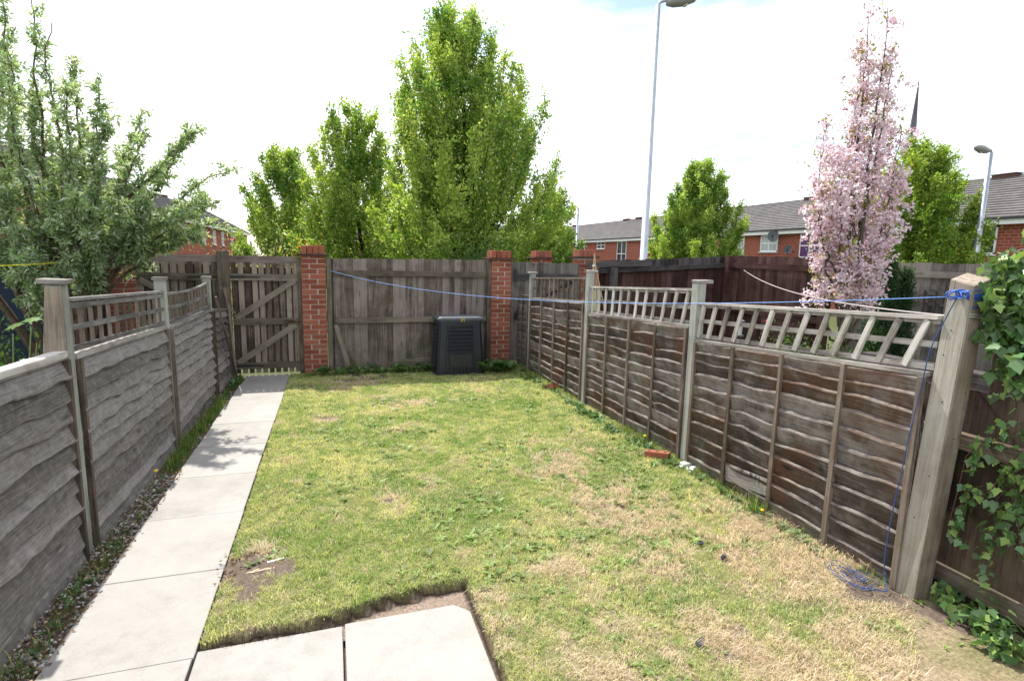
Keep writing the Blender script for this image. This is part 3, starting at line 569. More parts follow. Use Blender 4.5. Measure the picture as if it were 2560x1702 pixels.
# thick silvered cap on the near left panel
mb = MB(); mb.bar((XL+.004, 1.8, 1.262), (XL+.004, 3.64, 1.212), .075, .036, jit=.004); single('capping_timber', mb, M['rail_pale'], 'thick split silver timber laid along the nearest left panel', 'timber', bevel=.006)
GT = 'trellis strips on the side fences'
trellis(XL+.002, 1, 3.76, 5.60, (1.20, 1.135), (1.505, 1.43), 13, (0, 0), M['rail_dark'], 'straight railed trellis strip on the left fence by the first capped post', GT, front_rails=True, rails=(.07, .48, .89), capw=.042, umat=M['batten'])
trellis(XL+.002, 1, 5.72, 7.50, (1.12, 1.10), (1.405, 1.415), 13, (.06, .0), M['rail_dark'], 'warped sagging trellis strip on the left fence nearer the gate', GT, front_rails=True, bow=.028, rails=(.12, .55), capw=.022, umat=M['batten'])
trellis(XR, -1, 1.99, 3.93, (1.27, 1.16), (1.545, 1.455), 13, (.10, .07), M['rail_pale'], 'silver trellis of slanting battens on the nearest right panel', GT)
trellis(XR, -1, 4.04, 6.02, (1.26, 1.165), (1.565, 1.475), 12, (.075, .0), M['rail_pale'], 'trellis on the middle panel of the right fence, its near battens leaning', GT)
trellis(XR, -1, 6.14, 8.06, (1.29, 1.19), (1.575, 1.50), 12, (.0, .02), M['batten'], 'upright brown trellis on the right fence nearest the brick pillar', GT, capw=.03)
# posts
post(-1.462, 3.695, .085, .075, 1.60, M['post_green'], M['rail_grey'], 'first left fence post, with a wide flat cap and a brown side', GP, cap=(.14, .10), capoff=(-.005, 0))
mb = MB(); mb.add([(-1.50, 3.655, 1.19), (-1.425, 3.655, 1.19), (-1.425, 3.655, 1.59), (-1.49, 3.655, 1.59), (-1.53, 3.655, 1.19), (-1.53, 3.650, 1.19), (-1.425, 3.637, 1.20), (-1.425, 3.637, 1.59), (-1.492, 3.637, 1.59), (-1.532, 3.637, 1.20)], [(6, 7, 8, 9), (9, 8, 3, 5), (7, 2, 3, 8), (6, 1, 2, 7), (6, 9, 5, 1)], gc=[(z, x, 0) for x, z in ((-1.54, 1.2), (-1.42, 1.2), (-1.42, 1.6), (-1.53, 1.6), (-1.57, 1.2), (-1.57, 1.2), (-1.42, 1.2), (-1.42, 1.6), (-1.555, 1.6), (-1.6, 1.2))])
single('wood_offcut', mb, M['post_tan'], 'brown tapered offcut nailed to the first left fence post', 'board')
post(-1.465, 5.655, .085, .075, 1.535, M['post_green'], M['rail_grey'], 'middle left fence post between the two trellis strips', GP, cap=(.11, .09))
post(-1.465, 7.555, .085, .075, 1.47, M['post_green'], M['rail_grey'], 'last capped left fence post before the gate', GP, cap=(.105, .085))
post(2.985, 3.98, .085, .085, 1.625, M['post_green'], M['rail_grey'], 'capped right fence post behind the broken brick', GQ, cap=(.15, .10), capoff=(.03, 0))
post(2.985, 6.08, .085, .08, 1.65, M['post_green'], M['rail_grey'], 'middle capped post of the right fence with canes behind it', GQ, cap=(.13, .09), capoff=(.02, 0))
post(2.985, 8.11, .085, .08, 1.565, M['post_green'], M['rail_grey'], 'far capped post of the right fence by the brick pillar', GQ, cap=(.13, .09))
# the thick near post
rt = root('fence_post', (3.01, 1.95, 0), 'thick square near post wrapped with blue rope at its top', 'fence post', GQ)
mb = MB(); mb.box((3.045, 1.915, .84), (.058, .058, .89)); o = part('shaft', (mb, M['post_tan']), rt, bevel=.005)
for v in o.data.vertices:
    if v.co.z > 1.5: v.co.z += (v.co.x-3.045)*.30+(v.co.y-1.915)*.25+.02
    else: v.co.x -= .040; v.co.y += .045
mb = MB(); mb.box((3.045-.0615, 1.915, .83), (.003, .054, .86)); pf = part('pale_face', (mb, M['post_cream']), rt)
for v in pf.data.vertices:
    if v.co.z < .5: v.co.x -= .040; v.co.y += .045
mb = MB()
for (yy, zz) in ((1.90, 1.12), (1.935, 1.36), (1.93, .47), (1.895, .72), (1.92, 1.49)): mb.tube([(2.9805-.04*(1-zz/1.75), yy+.045*(1-zz/1.75), zz), (2.979-.04*(1-zz/1.75), yy+.045*(1-zz/1.75), zz)], .0035, 8)
for (xx, zz) in ((3.05, .93), (3.07, 1.17), (3.03, .6)): mb.tube([(xx-.04*(1-zz/1.75), 1.8575+.045*(1-zz/1.75), zz), (xx-.04*(1-zz/1.75), 1.8555+.045*(1-zz/1.75), zz)], .0035, 8)
part('knots', (mb, M['label']), rt)
# pencilled marks on one board
mb = MB(); c = np.array((2.935, 3.08, .245))
for (dy, dz, h_, w_, sl_) in ((.070, .0, .034, .005, 0), (.052, .0, .034, .005, 0), (.061, .010, .004, .020, 0), (.061, -.008, .004, .020, 0), (.015, -.004, .040, .004, 0), (-.02, -.008, .044, .004, 0), (.15, .012, .05, .003, .012)):
    a = c+np.array((0, dy, dz+.0)); mb.bar(a+(0, sl_, -h_/2), a+(0, -sl_, h_/2), w_, .003, up=(1, 0, 0))
single('pencil_marks', mb, M['label'], 'dark HII letter marks on the low pale board of the nearest right panel', 'marks')
mb = MB(); mb.bar((2.945, 2.96, .21), (2.945, 3.42, .155), .125, .006, up=(1, 0, 0), tint=.95); single('patch_board', mb, M['lap_grey'], 'pale grey repair board low on the nearest right panel', 'board')

# ------------------------------------------------------------------ closeboard fences
def boards(mb, xa, xb, y, z0, z1, w=.105, sg=-1, jz=.008, axis='x', z1b=None, gap=0.0, th=.009, tints=None):
    n = max(1, int(round((xb-xa)/w))); w = (xb-xa)/n
    for i in range(n):
        a = xa+i*w; t = i/max(1, n-1); zt = z1+(0 if z1b is None else (z1b-z1)*t)+RND.uniform(-jz, jz); c = a+w/2; dy = RND.uniform(-.003, .003)
        rot = .05; ax = np.array([[math.cos(rot), math.sin(rot), 0], [-math.sin(rot), math.cos(rot), 0], [0, 0, 1]])
        cc = (c, y+dy, (z0+zt)/2); hh = (w/2+.004-gap/2, th/2, (zt-z0)/2)
        if axis == 'y': cc = (y+dy, c, cc[2]); ax = np.array([[-math.sin(rot), math.cos(rot), 0], [math.cos(rot), math.sin(rot), 0], [0, 0, 1]])
        mb.box(cc, hh, ax=ax, tint=RND.random())
rt = root('closeboard_fence', (1.2, 8.74, 0), 'brown closeboard panel between the two brick pillars behind the compost bin', 'fence panel')
mb = MB(); boards(mb, -.08, 2.47, 8.745, .02, 1.735, .098, z1b=1.765); part('boards', (mb, M['close']), rt)
for z0, z1_ in ((1.52, 1.525), (.80, .80)):
    mb = MB(); mb.bar((.03, 8.712, z0), (2.40, 8.712, z1_), .085, .05, up=(0, 1, 0), jit=.003); part('rail', (mb, M['gate_rail']), rt)
mb = MB(); mb.bar((.9, 8.72, .10), (2.3, 8.72, .13), .13, .03, up=(0, 1, 0)); part('gravel_board', (mb, M['close']), rt)
for x_ in (-.045, 2.435):
    mb = MB(); mb.box((x_, 8.69, .86), (.032, .038, .90)); part('side_post', (mb, M['gate_rail']), rt, bevel=.004)
mb = MB(); mb.bar((.035, 8.665, .74), (.23, 8.60, .02), .06, .02, up=(0, 1, 0)); single('loose_batten', mb, M['gate_rail'], 'loose grey batten leaning against the back fence by the first pillar', 'batten')

def gate(xa, xb, label, hinge_left, group):
    rt = root('garden_gate', ((xa+xb)/2, 8.72, 0), label, 'gate', group); n = 10; w = (xb-xa)/n
    for i in range(n):
        mb = MB(); c = xa+(i+.5)*w; mb.box((c, 8.735, .84), (w/2-.0125, .009, .81), tint=RND.random(), jit=.002); part('picket', (mb, M['gate']), rt)
    mb = MB()
    for i in range(1, n): mb.box((xa+i*w, 8.768, .864 if not hinge_left else .860), (.026, .006, .75 if not hinge_left else .722), tint=.1)
    part('backing_strips', (mb, M['batten']), rt)
    mb = MB(); mb.box(((xa+xb)/2, 8.752, 1.685), ((xb-xa)/2, .012, .062)); part('head_board', (mb, M['close']), rt)
    for z in (1.44, .80, .145):
        mb = MB(); mb.box(((xa+xb)/2, 8.712, z), ((xb-xa)/2-.015, .014, .047), jit=.002); part('ledge', (mb, M['gate_rail']), rt)
    sl, sr = (xa+.05, xb-.05)
    for z0, z1_ in ((.85, 1.40), (.19, .755)):
        a, b = ((sl, 8.7115, z0), (sr, 8.7115, z1_)) if hinge_left else ((sr, 8.7115, z0), (sl, 8.7115, z1_))
        mb = MB(); mb.bar(a, b, .085, .026, up=(0, 1, 0), tint=.9); part('brace', (mb, M['gate_rail']), rt)
    for z in (1.445, .15):
        s_ = 1 if hinge_left else -1; x0 = xa-.03 if hinge_left else xb+.03
        mb = MB(); L_ = .42; mb.add([(x0, 8.694, z-.022), (x0, 8.694, z+.022), (x0+s_*L_, 8.694, z+.008), (x0+s_*L_, 8.694, z-.008), (x0, 8.690, z-.022), (x0, 8.690, z+.022), (x0+s_*L_, 8.690, z+.008), (x0+s_*L_, 8.690, z-.008)], [(4, 5, 6, 7) if s_ < 0 else (7, 6, 5, 4), (0, 4, 7, 3), (1, 2, 6, 5)])
        mb.box((x0, 8.69, z), (.022, .006, .06)); mb.tube([(x0-.012*s_, 8.682, z-.06), (x0-.012*s_, 8.682, z+.06)], .009, 8); part('hinge', (mb, M['iron']), rt)
    return rt
g = gate(-1.385, -.475, 'brown picket gate with diagonal braces between the tall post and first brick pillar', True, 'back gates')
mb = MB(); mb.tube([(-.66+.025*math.cos(a), 8.685, .80+.025*math.sin(a)) for a in np.linspace(0, 5.6, 10)], .006, 6); mb.box((-.60, 8.69, .80), (.05, .006, .02)); mb.tube([(-.62, 8.68, .80), (-.45, 8.68, .79)], .007, 6); part('latch', (mb, M['rust']), g)
gate(-2.55, -1.53, 'shaded picket gate of the neighbouring garden behind the left fence', False, 'back gates')
post(-1.46, 8.70, .15, .10, 1.81, M['gate_rail'], None, 'tall mossy post hanging both gates at the end of the left fence', None, cap=None)
mb = MB(); mb.bar((-1.42, 8.62, 1.30), (-1.38, 8.60, 1.02), .05, .02, up=(0, 1, 0)); mb.bar((-1.41, 8.60, 1.03), (-1.31, 8.58, .93), .03, .014, up=(0, 1, 0)); mb.bar((-1.40, 8.60, 1.0), (-1.45, 8.60, 1.30), .03, .012, up=(0, 1, 0))
single('splintered_board', mb, M['gate_rail'], 'splintered wood hanging from the tall gate post', 'board')
for i, (a, b, lab) in enumerate((((-1.385, 7.64, 1.24), (-1.33, 8.52, .03), 'thin dark stake leaning on the short lap panel by the gate'), ((-1.40, 8.55, 1.05), (-1.355, 8.60, .02), 'upright grey stake beside the gate hinge'))):
    mb = MB(); mb.bar(a, b, .022, .03); single('stake', mb, M['gate_rail' if i else 'batten'], lab, 'stake')
# narrow shaded fence further left and the boundary on the right
rt = root('far_left_fence', (-5.5, 8.8, 0), 'dark weathered fence behind the big shrub', 'fence')
mb = MB(); boards(mb, -9.0, -2.95, 8.80, .0, 1.76, .11); part('boards', (mb, M['black']), rt)
mb = MB(); mb.bar((-9, 8.765, 1.50), (-2.95, 8.765, 1.50), .09, .05, up=(0, 1, 0)); part('rail', (mb, M['black']), rt)
rt = root('neighbour_gate', (3.5, 8.8, 0), 'grey boarded gate with black strap hinge right of the second pillar', 'gate')
mb = MB(); boards(mb, 2.80, 4.07, 8.80, .05, 1.735, .105); part('boards', (mb, M['greyfar']), rt)
for z in (1.50, .82): mb = MB(); mb.box((3.49, 8.775, z), (.57, .015, .05)); part('ledge', (mb, M['black']), rt)
mb = MB(); mb.box((3.15, 8.752, 1.505), (.25, .005, .026)); mb.box((2.92, 8.75, 1.52), (.025, .008, .10)); part('hinge', (mb, M['iron']), rt)
mb = MB(); mb.bar((2.95, 8.755, .88), (3.95, 8.755, 1.42), .07, .014, up=(0, 1, 0)); part('brace', (mb, M['black']), rt)
rt = root('black_fence', (5.8, 9.25, 0), 'black stained closeboard fence at the back of the right neighbour garden', 'fence')
mb = MB(); boards(mb, 4.72, 7.5, 9.25, .0, 1.79, .105, z1b=1.93, jz=.010); part('boards', (mb, M['black']), rt)
mb = MB(); boards(mb, 4.72, 7.5, 9.232, .0, 1.60, .12, z1b=1.74, jz=.0); part('lower_boards', (mb, M['red']), rt)
mb = MB(); mb.bar((4.60, 9.19, 1.60), (7.45, 9.19, 1.755), .09, .06, up=(0, 1, 0)); mb.bar((4.42, 9.15, 1.71), (5.75, 9.15, 1.76), .10, .05, up=(0, 1, 0)); part('rail', (mb, M['black']), rt)
for x_ in (4.16, 4.95): mb = MB(); mb.box((x_, 9.12, .85), (.06, .05, .88 if x_ < 4.5 else .82)); part('post', (mb, M['black']), rt)
rt = root('red_fence', (7.5, 8, 0), 'red-brown stained side fence behind the blossom tree', 'fence')
mb = MB(); boards(mb, 6.75, 9.2, 7.56, .0, 1.92, .10, z1b=1.95, axis='y'); part('boards', (mb, M['red']), rt)
mb = MB(); mb.bar((7.50, 6.8, 1.745), (7.50, 9.15, 1.76), .10, .05, up=(1, 0, 0)); mb.bar((7.50, 6.8, .9), (7.50, 9.15, .9), .09, .05, up=(1, 0, 0)); part('rail', (mb, M['red']), rt)
for y_ in (6.78, 9.10): mb = MB(); mb.box((7.49, y_, .97), (.06, .06, .97)); part('post', (mb, M['red']), rt)
rt = root('grey_fence', (7.7, 5, 0), 'weathered grey side fence with low trellis behind the dark conifer', 'fence')
mb = MB(); boards(mb, 3.2, 6.68, 7.75, .0, 1.84, .11, axis='y', z1b=1.88); part('boards', (mb, M['greyfar']), rt)
mb = MB(); mb.bar((7.69, 3.2, 1.70), (7.69, 6.68, 1.72), .08, .05, up=(1, 0, 0)); part('rail', (mb, M['greyfar']), rt)
mb = MB()
for z in (1.46, 1.32, 1.18): mb.bar((7.66, 3.2, z), (7.66, 6.68, z), .03, .014, up=(1, 0, 0))
for y_ in np.arange(3.25, 6.6, .14): mb.bar((7.65, y_, 1.12), (7.65, y_, 1.5), .03, .012, up=(1, 0, 0))
part('trellis', (mb, M['black']), rt)
# ivy-grown fence beyond the thick post
rt = root('ivy_fence', (3.22, 1.4, 0), 'dark closeboard fence behind the thick near post, grown over with ivy', 'fence')
mb = MB(); boards(mb, .45, 1.86, 3.22, .0, 1.70, .115, axis='y'); boards(mb, 1.86, 2.45, 3.22, .0, 1.16, .115, axis='y'); part('boards', (mb, M['ivywood']), rt)
for z in (.89, .125): mb = MB(); mb.bar((3.185, .45, z), (3.185, 2.3, z), .085, .05, up=(1, 0, 0)); part('rail', (mb, M['batten']), rt)

# ------------------------------------------------------------------ brick pillars
def pillar(x0, y0, label, h=1.765, nk=4, w=.337, rot=0):
    rt = root('brick_pillar', (x0+w/2, y0+w/2, 0), label, 'pillar', 'brick pillars along the back fences')
    mb = MB(); n = int(round(h/.075)); cx, cy = x0+w/2, y0+w/2; co = w-.008
    mb2 = MB(); mb2.box((cx, cy, h/2), (w/2-.006, w/2-.006, h/2)); part('mortar', (mb2, M['mortar']), rt)
    b = .1025; s_ = w-b-.010; zc = .0325
    for k in range(n):
        z = k*.075+.0375
        f = k % 2
        for q in range(4):
            # pinwheel: a stretcher that starts at a corner on each side, mirrored on every other course
            L_ = .215; a = -w/2 if not f else w/2-L_
            c = np.array([a+L_/2+RND.uniform(-.001, .001), -w/2+b/2+RND.uniform(-.0015, .0015)]); an = q*math.pi/2; R_ = np.array([[math.cos(an), -math.sin(an)], [math.sin(an), math.cos(an)]]); c = R_@c
            hx, hy = (L_/2, b/2) if q % 2 == 0 else (b/2, L_/2); mb.box((cx+c[0], cy+c[1], z), (hx, hy, zc), jit=.0012, tint=RND.random())
    part('bricks', (mb, M['brick']), rt, bevel=.003)
    mb = MB(); mb.box((cx, cy, h+.008), (w/2+.048, w/2+.048, .008), jit=.002); mb.box((cx, cy, h+.025), (w/2+.060, w/2+.060, .008), jit=.003); part('tile_course', (mb, M['tile']), rt)
    mb = MB(); wk = w/nk
    for i in range(nk):
        for j in range(2):
            mb.box((x0+(i+.5)*wk, y0+w*(.27+.46*j), h+.033+.058), (wk/2-.006, .075, .058), jit=.003, tint=RND.random())
    part('coping_bricks', (mb, M['brick']), rt, bevel=.004)
    return rt
mb = MB(); mb.box((-.462, 8.745, .85), (.03, .03, .88)); single('gate_jamb', mb, M['gate'], 'dark timber jamb between the picket gate and the first pillar', 'post')
pillar(-.43, 8.65, 'brick pillar beside the picket gate, tied with the blue line')
pillar(2.47, 8.65, 'brick pillar in the corner right of the compost bin')
pillar(-2.90, 8.66, 'brick pillar half hidden under the big shrub')
pillar(3.72, 9.95, 'farther brick pillar seen over the grey boarded gate', h=1.80)
pillar(4.33, 9.30, 'brick pillar between the grey gate and the black fence, canes in front', h=1.83)

# ------------------------------------------------------------------ compost bin
bx, by = 1.845, 8.365
rt = root('compost_bin', (bx, by, 0), 'black tapered plastic compost bin against the back fence', 'compost bin')
H_ = .845; bw, bd, tw, td = .375, .27, .325, .235
def bp(u, v, z, out=0.0):   # u,v in -1..1 on the tapering walls
    t = z/H_; return (bx+u*(bw+(tw-bw)*t+out), by+v*(bd+(td-bd)*t+out), z)
mb = MB(); rows = []
for z in (0, .03, .031, .4, H_-.05, H_-.049, H_): rows.append([bp(u, v, z, (.012 if z <= .03 or z > H_-.05 else 0)) for u, v in ((-.9, -1), (.9, -1), (1, -.9), (1, .9), (.9, 1), (-.9, 1), (-1, .9), (-1, -.9), (-.9, -1))])
mb.grid(rows); o = part('body', (mb, M['bin']), rt)
mb = MB(); mb.box((bx, by, H_-.01), (tw-.02, td-.02, .005)); part('inner_rim', (mb, M['iron']), rt)
mb = MB()                                         # raised frame and ribs of the front
for u in (-.60, .60): mb.bar(bp(u, -1, .02, .006), bp(u*.98, -1, H_-.06, .006), .035, .022, up=(1, 0, 0))
mb.bar(bp(-.6, -1, H_-.075, .006), bp(.6, -1, H_-.075, .006), .03, .02, up=(0, 1, 0)); mb.bar(bp(-.6, -1, .335, .006), bp(.6, -1, .335, .006), .02, .02, up=(0, 1, 0)); part('front_frame', (mb, M['bin']), rt, bevel=.004)
mb = MB(); rows = []
for i in range(97):
    t = i/96; z = .35+t*(H_-.10-.35); o_ = .014+.018*math.sin(t*2*math.pi*7.0); rows.append([(lambda q: (q[0], q[1]-o_, q[2]))(bp(u, -1, z)) for u in np.linspace(-.56, .56, 9)])
mb.grid(rows); part('front_ribs', (mb, M['bin'], True), rt)
mb = MB(); rows = []
for sd in (-1, 1):
    rows = []
    for i in range(97):
        t = i/96; z = .12+t*(H_-.10-.12); o_ = .006+.010*math.sin(t*2*math.pi*10); rows.append([(lambda q: (q[0]+sd*o_, q[1], q[2]))(bp(sd, v, z)) for v in np.linspace(-.7, .7, 9)])
    mb.grid(rows, flip=sd < 0)
part('side_ribs', (mb, M['bin'], True), rt)
mb = MB(); a0, a1 = bp(-.5, -1, .03, .012), bp(.5, -1, .03, .012); c0, c1 = bp(-.5, -1, .325, .012), bp(.5, -1, .325, .012)
mb.bar(((a0[0]+a1[0])/2, a0[1]-.004, .03), ((c0[0]+c1[0])/2, c0[1]-.004, .325), .36, .014, up=(0, 1, 0)) if 0 else mb.box((bx, (a0[1]+c0[1])/2, .178), (.18, .012, .147)); h_ = part('hatch', (mb, M['bin']), rt, bevel=.004)
mb = MB(); mb.box((bx, a0[1]-.02, .292), (.075, .014, .016)); part('handle', (mb, M['bin']), h_, bevel=.005)
for i in range(6):
    mb = MB(); xx = bx-.115+.05*i if i < 5 else bx+.30; mb.box((xx, a0[1]-.011 if i < 5 else a0[1]+.001, .105), (.008, .004, .035), tint=.1); part('vent_slot', (mb, M['label']), rt)
mb = MB()
for i in range(7): mb.tube([bp(-.55+.18*i, -1, H_-.045, .005), bp(-.55+.18*i, -1, H_-.045, -.02)], .009, 6)
part('rivet', (mb, M['label']), rt)
mb = MB(); rows = []
for (s_, z) in ((1.085, -.028), (1.10, .0), (1.07, .016), (.95, .030), (.4, .040), (.02, .042)): rows.append([(bx+.003+s_*u*tw, by+s_*v*td, H_+.012+z+.030*(v < -.5)*0+.012*(-u)*0+.02*(1 if v < 0 else -.1)*(.6+.4*u*0)) for u, v in ((-.92, -1), (.1, -1), (.92, -1), (1, -.9), (1, .9), (.92, 1), (-.92, 1), (-1, .9), (-1, -.9), (-.92, -1))])
mb.grid(rows); part('lid', (mb, M['lid'], False), rt, bevel=.003)
mb = MB(); mb.box((bx+.03, by-td-.024, H_+.004), (.03, .008, .022)); mb.box((bx+.03, by-td-.032, H_-.002), (.012, .004, .012), m=1); part('latch', (mb, [M['brass'], M['label']]), rt)

# ------------------------------------------------------------------ ropes and lines
def sagline(a, b, sag, n=40): return [np.array(a)*(1-t)+np.array(b)*t+np.array((0, 0, -sag*4*t*(1-t))) for t in np.linspace(0, 1, n)]
rt = root('clothes_line', (3.0, 1.9, 1.6), 'blue clothes line strung from the first pillar across the lawn to the thick post', 'clothes line')
mb = MB(); mb.tube(sagline((-.06, 8.60, 1.565), (2.975, 1.90, 1.665), .20, 50), .0027, 6); part('line', (mb, M['rope_pale'], True), rt)
mb = MB()
for k in range(7):
    z0 = 1.655+.010*(k-3); ph = RND.uniform(0, 6); r_ = .079+.004*RND.random(); pts = []
    for i in range(33):
        a = 2*math.pi*i/32; c, s_ = math.cos(a), math.sin(a); q = max(abs(c), abs(s_)); rr = r_*(.92/q if q > .78 else 1.15); pts.append((3.045+c*rr*.80, 1.915+s_*rr*.80, z0+.012*math.sin(a+ph)+.004*math.sin(3*a)))
    mb.tube(pts, .0038, 6)
for k in range(6):
    c = np.array((2.965, 1.87+.012*k, 1.672)); r_ = .025+.014*RND.random(); ax1 = np.array((RND.uniform(-.4, .2), RND.uniform(-1, 1), RND.uniform(-.4, .4))); ax1 /= np.linalg.norm(ax1); ax2 = np.array((RND.uniform(-.4, .2), RND.uniform(-.5, .5), 1.)); ax2 /= np.linalg.norm(ax2)
    mb.tube([c+ax1*r_*math.cos(a)+ax2*r_*.55*math.sin(a)+np.array((-.004*k*.5, 0, 0)) for a in np.linspace(0, 5.9, 18)], .0038, 6)
mb.tube([(3.03, 1.845, 1.64), (3.055, 1.835, 1.60), (3.085, 1.832, 1.585), (3.095, 1.828, 1.56), (3.07, 1.828, 1.535), (3.062, 1.827, 1.515)], .004, 6)
part('knot', (mb, M['rope'], True), rt)
mb = MB(); tail = [(2.972, 1.915, 1.67), (2.955, 1.93, 1.60), (2.94, 1.955, 1.5), (2.93, 1.985, 1.38), (2.925, 2.0, 1.2), (2.918, 2.02, .95), (2.912, 2.035, .7), (2.905, 2.05, .45), (2.90, 2.055, .22), (2.895, 2.04, .10), (2.87, 2.00, .052), (2.84, 1.985, .045), (2.80, 2.02, .045)]
c = np.array((2.80, 2.16, .040)); q = []
for i in range(64):
    a = i*.47; r_ = .065+.040*math.sin(i*.23)+.02*math.sin(i*1.1); q.append((c[0]+r_*math.cos(a)*.8+.02*math.sin(i*.11), c[1]+r_*math.sin(a)*1.45+.02*math.cos(i*.17), .043+.008*math.sin(i*.6)))
def smooth_path(p, k=4):
    p = np.array(p, float); out = []
    for i in range(len(p)-1):
        p0, p1, p2, p3 = p[max(i-1, 0)], p[i], p[i+1], p[min(i+2, len(p)-1)]
        for t in np.linspace(0, 1, k, endpoint=False): out.append(.5*((2*p1)+(-p0+p2)*t+(2*p0-5*p1+4*p2-p3)*t*t+(-p0+3*p1-3*p2+p3)*t**3))
    out.append(p[-1]); return out
mb.tube(smooth_path(tail), .0030, 6); part('trailing_end', (mb, M['rope_dull'], True), rt)
mb = MB(); mb.tube(smooth_path(q, 2), .0022, 5); part('coil', (mb, M['rope_dull'], True), rt)
rt = root('slack_cord', (3.0, 1.95, 1.56), 'slack grey cord from the red-brown fence to the thick post', 'cord')
mb = MB(); mb.tube(sagline((7.48, 8.66, 1.675), (2.99, 1.90, 1.56), .13, 40), .0055, 6); part('cord', (mb, M['rope_grey'], True), rt)
mb = MB()
for k in range(2): mb.tube([(3.045+.068*(math.cos(a)/max(abs(math.cos(a)), abs(math.sin(a)), .78)*.9), 1.915+.068*(math.sin(a)/max(abs(math.cos(a)), abs(math.sin(a)), .78)*.9), 1.56+.012*k+.006*math.sin(a*2)) for a in np.linspace(0, 6.28, 33)], .004, 6)
part('loops', (mb, M['rope_grey'], True), rt)
mb = MB(); mb.tube(sagline(P(-60, 614, X=-2.45), P(245, 592, Y=7.9), .02, 20), .0045, 6); single('yellow_line', mb, M['yellow'], 'yellow washing line crossing the shaded garden on the left', 'clothes line', smooth=True)

# ------------------------------------------------------------------ small things
def brick(c, rz, label, holes=3, L_=.215, broken=False, tilt=(0, 0)):
    bm = MB(); hx, hy, hz = L_/2, .051, .0325
    n = 3 if holes else 0
    # a perforated brick: box whose top is split round square holes
    xs_ = [-hx]; w = .026
    for i in range(n): cc = -hx+(i+.5)*(2*hx/n); xs_ += [cc-w/2, cc+w/2]
    xs_.append(hx)
    R_ = np.array([[math.cos(rz), math.sin(rz), 0], [-math.sin(rz), math.cos(rz), 0], [0, 0, 1]]); tx = np.array([[1, 0, tilt[0]], [0, 1, tilt[1]], [-tilt[0], -tilt[1], 1]]); R_ = tx@R_
    def bb(x0, x1, y0, y1, z0, z1): bm.box(np.array(c)+np.array([(x0+x1)/2, (y0+y1)/2, (z0+z1)/2+hz])@R_, ((x1-x0)/2, (y1-y0)/2, (z1-z0)/2), ax=R_, tint=.85)
    bb(-hx, hx, -hy, hy, -hz, hz-.02)
    if n:
        bb(-hx, hx, -hy, -.017, hz-.02, hz); bb(-hx, hx, .017, hy, hz-.02, hz)
        for i in range(0, len(xs_)-1, 2): bb(xs_[i], xs_[i+1], -.017, .017, hz-.02, hz)
    else: bb(-hx, hx, -hy, hy, hz-.02, hz)
    return single('brick', bm, M['brick'], label, 'brick', 'loose bricks by the right fence', origin=c)
brick((2.80, 4.16, .012), -.75, 'red holed brick lying at the foot of the near capped right post', tilt=(.05, -.1))
brick((2.84, 6.86, .02), 1.9, 'red holed brick tipped on its edge against the farther lap panel', tilt=(-.35, .1))
mb = MB(); mb.box((2.93, 3.9, .03), (.05, .03, .02), jit=.012); mb.box((2.88, 3.86, .022), (.03, .045, .012), jit=.012); mb.tube([(2.95, 3.80, .04), (2.90, 3.78, .05), (2.86, 3.74, .035)], [.02, .026, .012], 6)
single('plastic_litter', mb, M['litter'], 'crumpled white plastic scrap at the foot of the right fence', 'litter', bevel=.01)
q = P(635, 1292, Z=.02); mb = MB(); mb.bar((q[0]-.045, q[1]-.006, .024), (q[0]+.045, q[1]+.008, .03), .012, .005); single('white_stick', mb, M['litter'], 'short white plastic stick on the bare soil patch by the path', 'stick')
mb = MB(); q = P(600, 1312, Z=.02)
for k in range(7): a = RND.uniform(-.5, .5); c = np.array((q[0]-.05+.016*k, q[1]+RND.uniform(-.012, .012), .018)); mb.bar(c-(.028*math.cos(a), .02*math.sin(a), .004), c+(.028*math.cos(a), .02*math.sin(a), .006), .014, .008)
single('wood_splinters', mb, M['cane'], 'orange-brown wood splinters on the bare soil patch by the path', 'splinters')
mb = MB()
for k in range(3): mb.tube([P(880, 922, Z=.02)+np.array((.012*k, .004*k, 0)), P(880, 922, Z=.02)+np.array((.012*k+.02, .004, .018))], [.016, .01], 7)
single('white_stone', mb, M['stone'], 'small white stone on the lawn towards the bin', 'stone')
for i, (px, py, lab) in enumerate(((1612, 1250, 'dark plastic scrap on the straw near the lap panel'), (1665, 1283, 'dark blue scrap on the worn lawn, the nearer of the pair'), (1612, 1480, 'dark scrap beside the bare soil patch nearest the camera'))):
    q = P(px, py, Z=.025); mb = MB(); mb.box(q, (.018, .010, .004), jit=.007); mb.box(q+(.02, .012, .002), (.010, .009, .004), jit=.005); single('dark_scrap', mb, M['dark_litter'], lab, 'litter', 'dark scraps on the lawn')
# canes tied behind the middle post
rt = root('bamboo_canes', (3.08, 6.15, 0), 'bundle of tied bamboo canes standing behind the middle right post', 'canes')
for a, b in (((3.10, 6.20, .3), (3.05, 6.13, 1.86)), ((3.16, 6.02, .3), (3.065, 6.14, 1.84)), ((3.26, 5.75, .4), (3.06, 6.15, 1.80)), ((3.03, 6.28, .3), (3.06, 6.14, 1.88))):
    mb = MB(); mb.tube([a, b], .007, 6); part('cane', (mb, M['cane']), rt)
mb = MB(); mb.tube([(3.058+.018*math.cos(a), 6.14+.018*math.sin(a), 1.73+.004*math.sin(a*.5)) for a in np.linspace(0, 12.5, 24)], .004, 5); part('string', (mb, M['litter']), rt)
